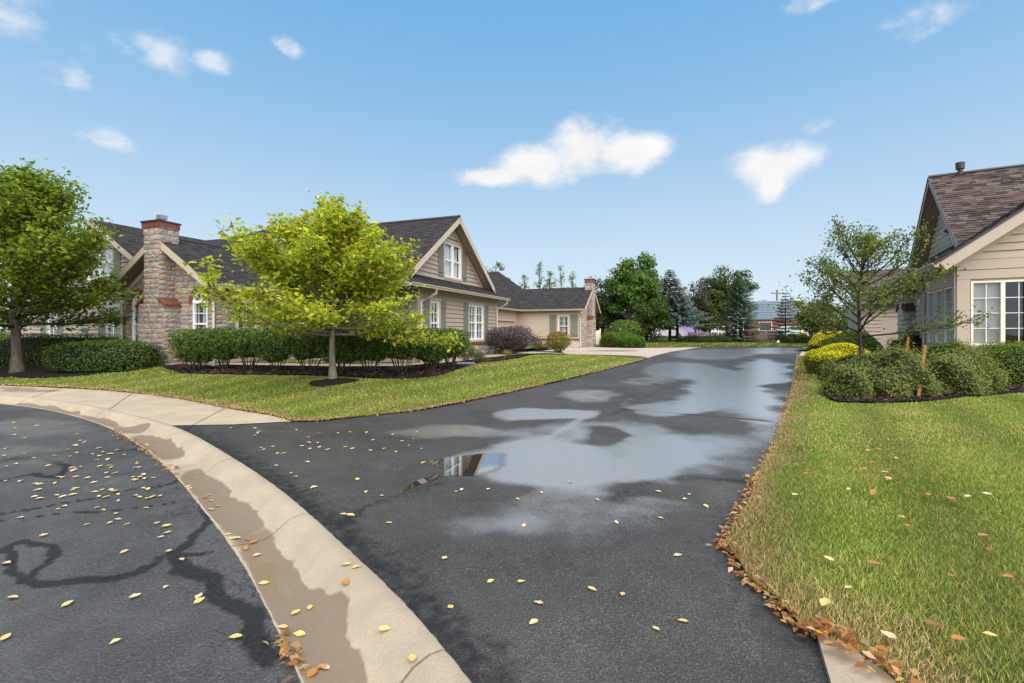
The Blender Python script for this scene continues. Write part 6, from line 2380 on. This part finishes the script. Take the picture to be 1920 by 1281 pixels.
# utility pole
px_, py_ = gpt(1457, 88)
up_ = thing('utility_pole', 'wooden utility pole with one crossarm behind the brick building', 'pole', (px_, py_, gz(0, 88)))
mb = MB()
mb.tube([(0, 0, -.2), (0, 0, 8.3)], [.2, .15], 8)
mb.build('pole', M['fencewood'], up_)
mb = MB()
mb.box(-1.1, 1.1, -.22, -.06, 7.5, 7.7)
mb.build('crossarm', M['fencewood'], up_)
for x_ in (-1.0, -.5, .5, 1.0):
    mb = MB()
    mb.tube([(x_, -.12, 7.7), (x_, -.12, 7.9)], .04, 6)
    mb.build('insulator', M['grey'], up_)

# parked vehicles seen under the spruce
for k, c in (('car_white', (.72, .72, .72)), ('car_lilac', (.40, .27, .62)), ('car_grey', (.42, .43, .45))):
    M[k] = mat(k, c, .28, .5, (3, tuple(v * .9 for v in c), .3))


def car(label, loc, rz, body, tall=1.0, van=False, cat='car'):
    root = thing('parked_car' if not van else 'parked_van', label, cat, loc, rz)
    W2 = .9
    if van:
        prof_ = [(-2.4, .35), (2.3, .35), (2.45, .6), (2.4, 1.0), (1.75, 1.15), (1.2, 1.95), (-2.35, 2.0), (-2.45, 1.2)]
        cab = [(1.15, 1.25), (1.68, 1.2), (1.18, 1.86), (.35, 1.86), (.35, 1.25)]
    else:
        prof_ = [(-2.2, .32), (2.15, .32), (2.3, .55), (2.25, .8), (1.15, .98), (.45, 1.42), (-1.0, 1.46), (-1.75, 1.02), (-2.25, .92), (-2.3, .55)]
        cab = [(-1.45, 1.02), (1.0, 1.02), (.40, 1.36), (-.95, 1.39)]
    mb = MB()
    mb.prism([(a, -W2, b * tall) for a, b in prof_], (0, 2 * W2, 0))
    bo = mb.build('body', body, root)
    for sy in (-1, 1):
        mb = MB()
        mb.prism([(a, sy * (W2 + .004), b * tall) for a, b in cab], (0, sy * .004, 0))
        mb.build('side_window', M['vent'], root)
    for x_ in (-1.4, 1.4):
        for sy in (-1, 1):
            mb = MB()
            mb.tube([(x_, sy * (W2 - .2), .32), (x_, sy * (W2 + .02), .32)], .32, 14)
            wo = mb.build('wheel', M['black'], root)
            mb = MB()
            mb.tube([(x_, sy * (W2 + .015), .32), (x_, sy * (W2 + .03), .32)], .19, 10)
            mb.build('rim', M['metal'], wo)
    for sy in (-.6, .6):
        mb = MB()
        mb.box(-2.32, -2.2, sy - .15, sy + .15, .65, .8)
        mb.build('tail_light', M['brick'], root)
        mb = MB()
        mb.box(2.2, 2.32, sy - .15, sy + .15, .6, .75)
        mb.build('headlight', M['white'], root)
    return root


def cz(px, Y):
    a = gpt(px, Y)
    return (a[0], a[1], gz(0, Y) + .06)


car('white parked car with red tail light under the blue spruce', cz(1246, 57), R(170), M['car_white'])
car('lilac parked van between the two white cars', cz(1288, 59), R(5), M['car_lilac'], van=True, cat='van', tall=.82)
car('white parked car beside the purple-leaved tree trunk', cz(1352, 60), R(175), M['car_white'])
car('grey parked car in front of the brick building', cz(1492, 54), R(10), M['car_grey'])
lot = [(9, 52.3), (44, 52.3), (44, 64), (9, 64)]
M['lot'] = mat('lot_asphalt', (.06, .06, .062), .85, .2, (3, (.075, .075, .077), .6))
sheet('parking_lot', lot, pave(.085), 4, M['lot'])
# white cap by the fence and yellow post
x, y = gpt(1460.5, 40.8)
rt = thing('pump_cover', 'small white rounded pump cover with dark opening at the fence foot', 'pump cover', (x, y, gz(0, y) + .06))
mb = MB()
mb.tube([(0, 0, -.05), (0, 0, .1), (0, 0, .2), (0, 0, .25)], [.19, .19, .15, .05], 12)
mb.build('shell', M['white'], rt, True)
mb = MB()
mb.tube([(0, -.15, .08), (0, -.2, .08)], .06, 10)
mb.build('opening', M['black'], rt)
M['yellow'] = mat('yellow_paint', (.7, .5, .02), .5, .4)
x, y = gpt(1503, 50)
rt = thing('hydrant', 'small yellow hydrant beyond the gap in the fence', 'hydrant', (x, y, gz(0, y) + .06))
mb = MB()
mb.tube([(0, 0, -.05), (0, 0, .75), (0, 0, .95), (0, 0, 1.02)], [.15, .15, .12, .04], 10)
mb.build('barrel', M['yellow'], rt, True)
for sx in (-1, 1):
    mb = MB()
    mb.tube([(sx * .12, 0, .6), (sx * .24, 0, .6)], .07, 8)
    mb.build('nozzle', M['yellow'], rt)

# ------------------------------------------------------------------ small things near the houses and in the right bed
x, y = place(-19.3, 10.7)
rt = thing('utility_box', 'grey utility box on the ground beside the stone gable corner', 'utility box', (x, y, hL(x, y)), -TH)
mb = MB()
mb.box(-.28, .28, -.22, .22, -.05, .85)
mb.build('cabinet', M['grey'], rt)
mb = MB()
mb.box(-.31, .31, -.25, .25, .85, .9)
mb.build('lid', M['grey'], rt)
mb = MB()
mb.box(-.2, .2, -.226, -.221, .1, .75)
mb.build('door', M['grey'], rt)


def stake(label, a, b, wd, parent=None):
    root = thing('stake', label, 'stake', a)
    d = Vector(b) - Vector(a)
    mb = MB()
    mb.tube([(0, 0, -.1), d * .5, d * .96, d], [wd, wd, wd * .95, wd * .55], 4)
    mb.build('shaft', M['stake'], root)
    mb = MB()
    mb.tube([d * .42, d * .46], wd * 1.15, 6)
    mb.build('tie', M['black'], root)
    return root


x, y, z = rp(1721, 748)
stake('leaning brown wooden stake between two spirea shrubs', (x, y, z), (x + .28, y + .15, z + 1.02), .034)
x, y, z = rp(1728, 728)
stake('pale wooden stake behind the leaning brown stake', (x + .05, y + .6, z), (x + .22, y + .62, z + 1.12), .036)
x2, y2, z2 = hR(cx, cy), 0, 0
for k, (e, lab) in enumerate((((cx + 1.35, cy + .25, hR(cx, cy) + .28), 'long black tree tie running from the small tree to the stakes'), ((cx + .75, cy + .8, hR(cx, cy) + .2), 'short black tree tie from the small tree down to the yew'))):
    root = thing('tree_tie', lab, 'strap', (e[0], e[1], hR(e[0], e[1])))
    d0_ = Vector((cx - e[0], cy - e[1], hR(cx, cy) + 1.42 - hR(e[0], e[1])))
    s0_ = Vector((0, 0, e[2] - hR(e[0], e[1])))
    mb = MB()
    mb.tube([s0_, (s0_ + d0_) / 2 + Vector((0, 0, -.03)), d0_], .014, 5)
    mb.build('strap', M['black'], root)
    mb = MB()
    mb.tube([(0, 0, -.1), s0_ + Vector((0, 0, .03))], .018, 5)
    mb.build('peg', M['stake'], root)


# ------------------------------------------------------------------ grass
GREEN = np.array([(.110, .162, .020), (.138, .188, .026), (.086, .132, .017), (.168, .200, .036)])
DRY = np.array([(.48, .34, .15), (.40, .25, .10), (.56, .42, .22)])
OLIVE = np.array([(.21, .185, .045), (.26, .215, .07)])


def blades(poly, hfun, bands, dryd, seed, bright=1.0, excl=(), dry_w=.22, patch=.5):
    rs = np.random.RandomState(seed)
    Vs, Fs, Cs = [], [], []
    base = 0
    A = np.array(poly)
    for (y0, y1, dens, wd, ht) in bands:
        xm0, xm1 = max(A[:, 0].min(), -1.25 * y1), min(A[:, 0].max(), 1.25 * y1)
        n = int((xm1 - xm0) * (y1 - y0) * dens)
        P = np.stack([xm0 + rs.rand(n) * (xm1 - xm0), y0 + rs.rand(n) * (y1 - y0)], 1)
        P = P[np.abs(P[:, 0]) < 1.22 * P[:, 1] + .3]
        P = P[inpoly(P, poly)]
        for e in excl:
            P = P[~inpoly(P, e)]
        k = len(P)
        if not k:
            continue
        z = hfun(P) - .008
        de = dryd(P)
        a = rs.rand(k) * 6.283
        h = ht * (.45 + .8 * rs.rand(k))
        lean_ = h * rs.uniform(.25, .95, k)
        # lean direction follows broad mowing sweeps
        sweep = fbm(P, .5, seed + 3, 2) * 2.2
        a2 = sweep + rs.normal(size=k) * 1.9
        dx, dy = np.cos(a2) * lean_, np.sin(a2) * lean_
        wx, wy = np.cos(a) * wd * .5 * (.6 + .8 * rs.rand(k)), np.sin(a) * wd * .5 * (.6 + .8 * rs.rand(k))
        V = np.zeros((k, 5, 3))
        V[:, 0] = np.stack([P[:, 0] - wx, P[:, 1] - wy, z], 1)
        V[:, 1] = np.stack([P[:, 0] + wx, P[:, 1] + wy, z], 1)
        mx_, my_, mz_ = P[:, 0] + dx * .35, P[:, 1] + dy * .35, z + h * .62
        V[:, 2] = np.stack([mx_ - wx * .75, my_ - wy * .75, mz_], 1)
        V[:, 3] = np.stack([mx_ + wx * .75, my_ + wy * .75, mz_], 1)
        V[:, 4] = np.stack([P[:, 0] + dx, P[:, 1] + dy, z + h * .95], 1)
        ix = np.arange(k)[:, None] * 5 + base
        Fs.append(np.concatenate([ix + [0, 1, 3], ix + [0, 3, 2], ix + [2, 3, 4]]))
        c = GREEN[rs.randint(0, 4, k)] * bright
        pn = fbm(P, .55, seed + 5, 3)
        pf = fbm(P, 2.6, seed + 6, 2)
        ol = rs.rand(k) < np.clip(.20 + patch * (pn * .6 + pf * .3), 0, .9)
        c = np.where(ol[:, None], OLIVE[rs.randint(0, 2, k)] * bright, c)
        pd = np.clip(1.0 - de / (dry_w * (1.1 + .9 * fbm(P, 1.3, seed + 8, 2).clip(-1, 1))).clip(.04), 0, 1) + .07 + .10 * (pf > .55)
        dr = rs.rand(k) < pd
        c = np.where(dr[:, None], DRY[rs.randint(0, 3, k)], c)
        c = c * (1 + .16 * rs.normal(size=(k, 1))).clip(.55, 1.5)
        c *= (1 + .16 * np.sin((P[:, 0] * .85 - P[:, 1] * .53) * 5.5 + pn))[:, None].clip(.8, 1.2)
        Cs.append(np.repeat(c, 5, 0))
        Vs.append(V.reshape(-1, 3))
        base += k * 5
    return np.concatenate(Vs), np.concatenate(Fs), np.concatenate(Cs)


def grass(label, *a, **k):
    V, Fc, Cc = blades(*a, **k)
    o = link('grass', np_mesh('grass', V, Fc, M['blade'], Cc))
    tag(o, label, 'grass', kind='stuff')
    return o


dR = lambda P: np.minimum(dist_line(P, DRIVE_R), dist_line(P, CORNER_R))
dL = lambda P: np.minimum(dist_line(P, WALK_EDGE[1:]), dist_line(P, DRIVE_L))
grass('mown green lawn with dry tan edge in front of the tan house', lawn_r, hR_np,
      [(1.5, 3.2, 13000, .0036, .040), (3.2, 5.5, 9500, .0048, .035), (5.5, 8.5, 4600, .007, .032), (8.5, 13, 1800, .013, .032), (13, 28, 300, .032, .045)], dR, 21, 1.85, (bed_r,), dry_w=.40, patch=.55)
grass('mown bright green lawn under the yellow-green maple', lawn_l, hL_np,
      [(6.5, 9.5, 3200, .0085, .034), (9.5, 13, 1600, .013, .034), (13, 22, 550, .026, .036)], dL, 22, 1.8, (bed_l, bed_w, ring), dry_w=.32, patch=.35)
grass('grass strip along the back fence', lawn_b, hB_np, [(33, 44, 110, .06, .07), (44, 60, 40, .1, .09)], lambda P: np.full(len(P), 9.0), 23, 1.1, (lot,), patch=.4)

# ------------------------------------------------------------------ fallen leaves
def leaf_meshes():
    out = {}
    rs = random.Random(8)
    for key in ('leaf_y', 'leaf_o', 'leaf_t', 'leaf_b'):
        lst = []
        for k in range(3):
            half = [(0, 0), (.14, .16), (.30, .26 + rs.uniform(-.03, .03)), (.5, .30), (.72, .20), (.88, .09), (1.0, 0)]
            curl = rs.uniform(.1, .35)
            zf_ = lambda x, y: curl * ((x - .5) ** 2) * .9 + abs(y) * rs.uniform(.25, .5) + rs.uniform(0, .03)
            V = [(x - .5, 0, zf_(x, 0)) for x, y in half]
            n = len(half)
            V += [(x - .5, y, zf_(x, y)) for x, y in half[1:-1]] + [(x - .5, -y, zf_(x, y)) for x, y in half[1:-1]]
            Fc = []
            up_i = lambda i: n + i - 1
            dn_i = lambda i: n + (n - 2) + i - 1
            for i in range(n - 1):
                for fn, fl in ((up_i, 0), (dn_i, 1)):
                    a = [i, i + 1]
                    if i + 1 < n - 1:
                        a.append(fn(i + 1))
                    if i > 0:
                        a.append(fn(i))
                    Fc.append(tuple(a[::-1] if fl else a))
            b = len(V)
            V += [(-.5, .012, .02), (-.5, -.012, .02), (-.75, 0, .05)]
            Fc.append((b, b + 1, b + 2))
            lst.append(mesh('fallen_leaf', V, Fc, M[key], True))
        out[key] = lst
    return out


LM = leaf_meshes()


def scatter(n, area, zf, keys, sizes, label, group, seed, clus=0.0):
    rs = random.Random(seed)
    A = np.array(area)
    lo, hi = A.min(0), A.max(0)
    made = 0
    cen = [(rs.uniform(lo[0], hi[0]), rs.uniform(lo[1], hi[1])) for _ in range(12)]
    while made < n:
        if rs.random() < clus:
            c = rs.choice(cen)
            p = (rs.gauss(c[0], .45), rs.gauss(c[1], .45))
        else:
            p = (rs.uniform(lo[0], hi[0]), rs.uniform(lo[1], hi[1]))
        if not inpoly(np.array([p]), area)[0]:
            continue
        s = rs.uniform(*sizes)
        key = rs.choice(keys)
        o = link('fallen_leaf', LM[key][rs.randrange(3)])
        o.location = (p[0], p[1], zf(*p) + .004)
        o.rotation_euler = (rs.uniform(-.15, .15), rs.uniform(-.15, .15), rs.uniform(0, 6.28))
        o.scale = (s, s, s)
        tag(o, label, 'leaf', group)
        made += 1


P_ = lambda off: (lambda x, y: gz(x, y) + off)
st_area = [at(a, b, -.09) for a, b in [(0, 775), (150, 800), (250, 850), (320, 910), (375, 980), (420, 1040), (455, 1100), (485, 1160), (510, 1230), (525, 1279), (0, 1279)]]
st_mid = [at(a, b, -.09) for a, b in [(130, 815), (240, 855), (310, 915), (365, 985), (330, 1010), (150, 1010), (60, 930), (100, 850)]]
scatter(60, st_area, P_(-.088), ['leaf_y', 'leaf_t', 'leaf_t'], (.045, .075), 'small yellow fallen leaf on the worn street asphalt', 'leaves on the street', 1)
scatter(60, st_mid, P_(-.088), ['leaf_y', 'leaf_t', 'leaf_t'], (.045, .08), 'small yellow fallen leaf on the worn street asphalt', 'leaves on the street', 2, .4)
dr_area = [at(a, b) for a, b in [(430, 800), (600, 795), (760, 790), (820, 850), (760, 900), (700, 960), (640, 985), (560, 900), (470, 850)]]
dr_near = [at(a, b) for a, b in [(700, 940), (900, 900), (1150, 900), (1330, 930), (1350, 1040), (1400, 1150), (1500, 1260), (960, 1270), (820, 1120), (720, 1030)]]
scatter(48, dr_area, P_(0), ['leaf_y', 'leaf_t'], (.05, .08), 'small pale yellow fallen leaf on the dark driveway', 'leaves on the driveway', 3, .3)
scatter(26, dr_near, P_(0), ['leaf_y', 'leaf_t'], (.045, .065), 'small pale yellow fallen leaf on the dark driveway', 'leaves on the driveway', 4)
lw_area = [at(a, b, .08) for a, b in [(1500, 850), (1640, 830), (1850, 930), (1900, 1020), (1900, 1240), (1780, 1260), (1620, 1200), (1480, 1100), (1440, 1000)]]
scatter(46, lw_area, lambda x, y: hR(x, y) + .05, ['leaf_o', 'leaf_o', 'leaf_y', 'leaf_t', 'leaf_b'], (.05, .085), 'orange fallen leaf lying in the grass of the right lawn', 'leaves on the right lawn', 5, .3)


def kerb_z(x, y):
    p = np.array([x, y])
    i = np.argmin(np.hypot(*(KO_ - p).T))
    po, pi = KO_[i], KI_[i]
    t = np.clip(np.dot(p - po, pi - po) / np.dot(pi - po, pi - po), 0, 1)
    return SL * y + np.interp(t, [q[0] for q in PROF[1:-1]], [q[1] for q in PROF[1:-1]])


gu_area = [at(a, b, -.09) for a, b in [(330, 888), (375, 900), (440, 970), (520, 1060), (600, 1160), (640, 1230), (590, 1275), (565, 1270), (500, 1130), (440, 1020), (390, 960)]]
scatter(22, gu_area, kerb_z, ['leaf_y', 'leaf_t', 'leaf_o'], (.05, .075), 'fallen leaf lying in the damp concrete gutter', 'leaves in the gutter', 6)
crest = [at(a, b) for a, b in [(600, 1010), (640, 1030), (740, 1140), (830, 1230), (800, 1270), (700, 1180)]]
scatter(5, crest, kerb_z, ['leaf_o', 'leaf_y'], (.06, .075), 'orange fallen leaf on the dry kerb top', 'leaves on the kerb top', 7)


def litter(lines, label, n, spread, zf, cols, size, seed, offs=0.0):
    """drifted leaves too many to count, caught along an edge"""
    rs = np.random.RandomState(seed)
    R_ = resample(lines, 400)
    idx = rs.randint(0, 400, n)
    tang = np.gradient(R_, axis=0)
    tang = tang / (np.hypot(*tang.T)[:, None] + 1e-9)
    nor = np.stack([-tang[:, 1], tang[:, 0]], 1)
    P = R_[idx] + nor[idx] * (offs + rs.normal(size=(n, 1)) * spread) + rs.normal(size=(n, 2)) * spread * .4
    Z = np.array([zf(*p) for p in P]) + .006 + .025 * rs.rand(n)
    o = leaves('leaf_litter', np.column_stack([P, Z]), size, cols, None, seed, up=1.2, aspect=.55, fold=.22)
    tag(o, label, 'leaf litter', kind='stuff')


LC = [(.45, .20, .06), (.36, .13, .04), (.55, .34, .15), (.28, .11, .05), (.55, .36, .10), (.6, .42, .24)]
litter(DRIVE_R[30:], 'orange leaves drifted along the edge of the right lawn', 520, .035, lambda x, y: gz(x, y) + .01, LC, 0.050, 31)
litter(DRIVE_R[12:34], 'tan leaf bits along the upper edge of the right lawn', 260, .035, lambda x, y: gz(x, y) + .01, LC, 0.048, 32)
litter(CORNER_R[:4], 'orange leaves piled behind the kerb end', 90, .05, lambda x, y: gz(x, y) + .055, LC, 0.056, 33, -.03)
litter([at(a, b, -.09) for a, b in [(215, 812), (262, 838), (300, 866), (335, 893)]], 'yellow leaves drifted along the far gutter edge', 150, .035, P_(-.088), LC, 0.048, 34)
litter([at(a, b, -.09) for a, b in [(528, 1195), (545, 1235), (563, 1281)]], 'brown leaves caught against the near gutter edge', 26, .03, P_(-.088), LC, 0.052, 35)
litter(WALK_EDGE[2:] + DRIVE_L[:30], 'brown leaf bits along the edge of the left lawn', 900, .05, lambda x, y: gz(x, y) + .015, LC, 0.044, 36)
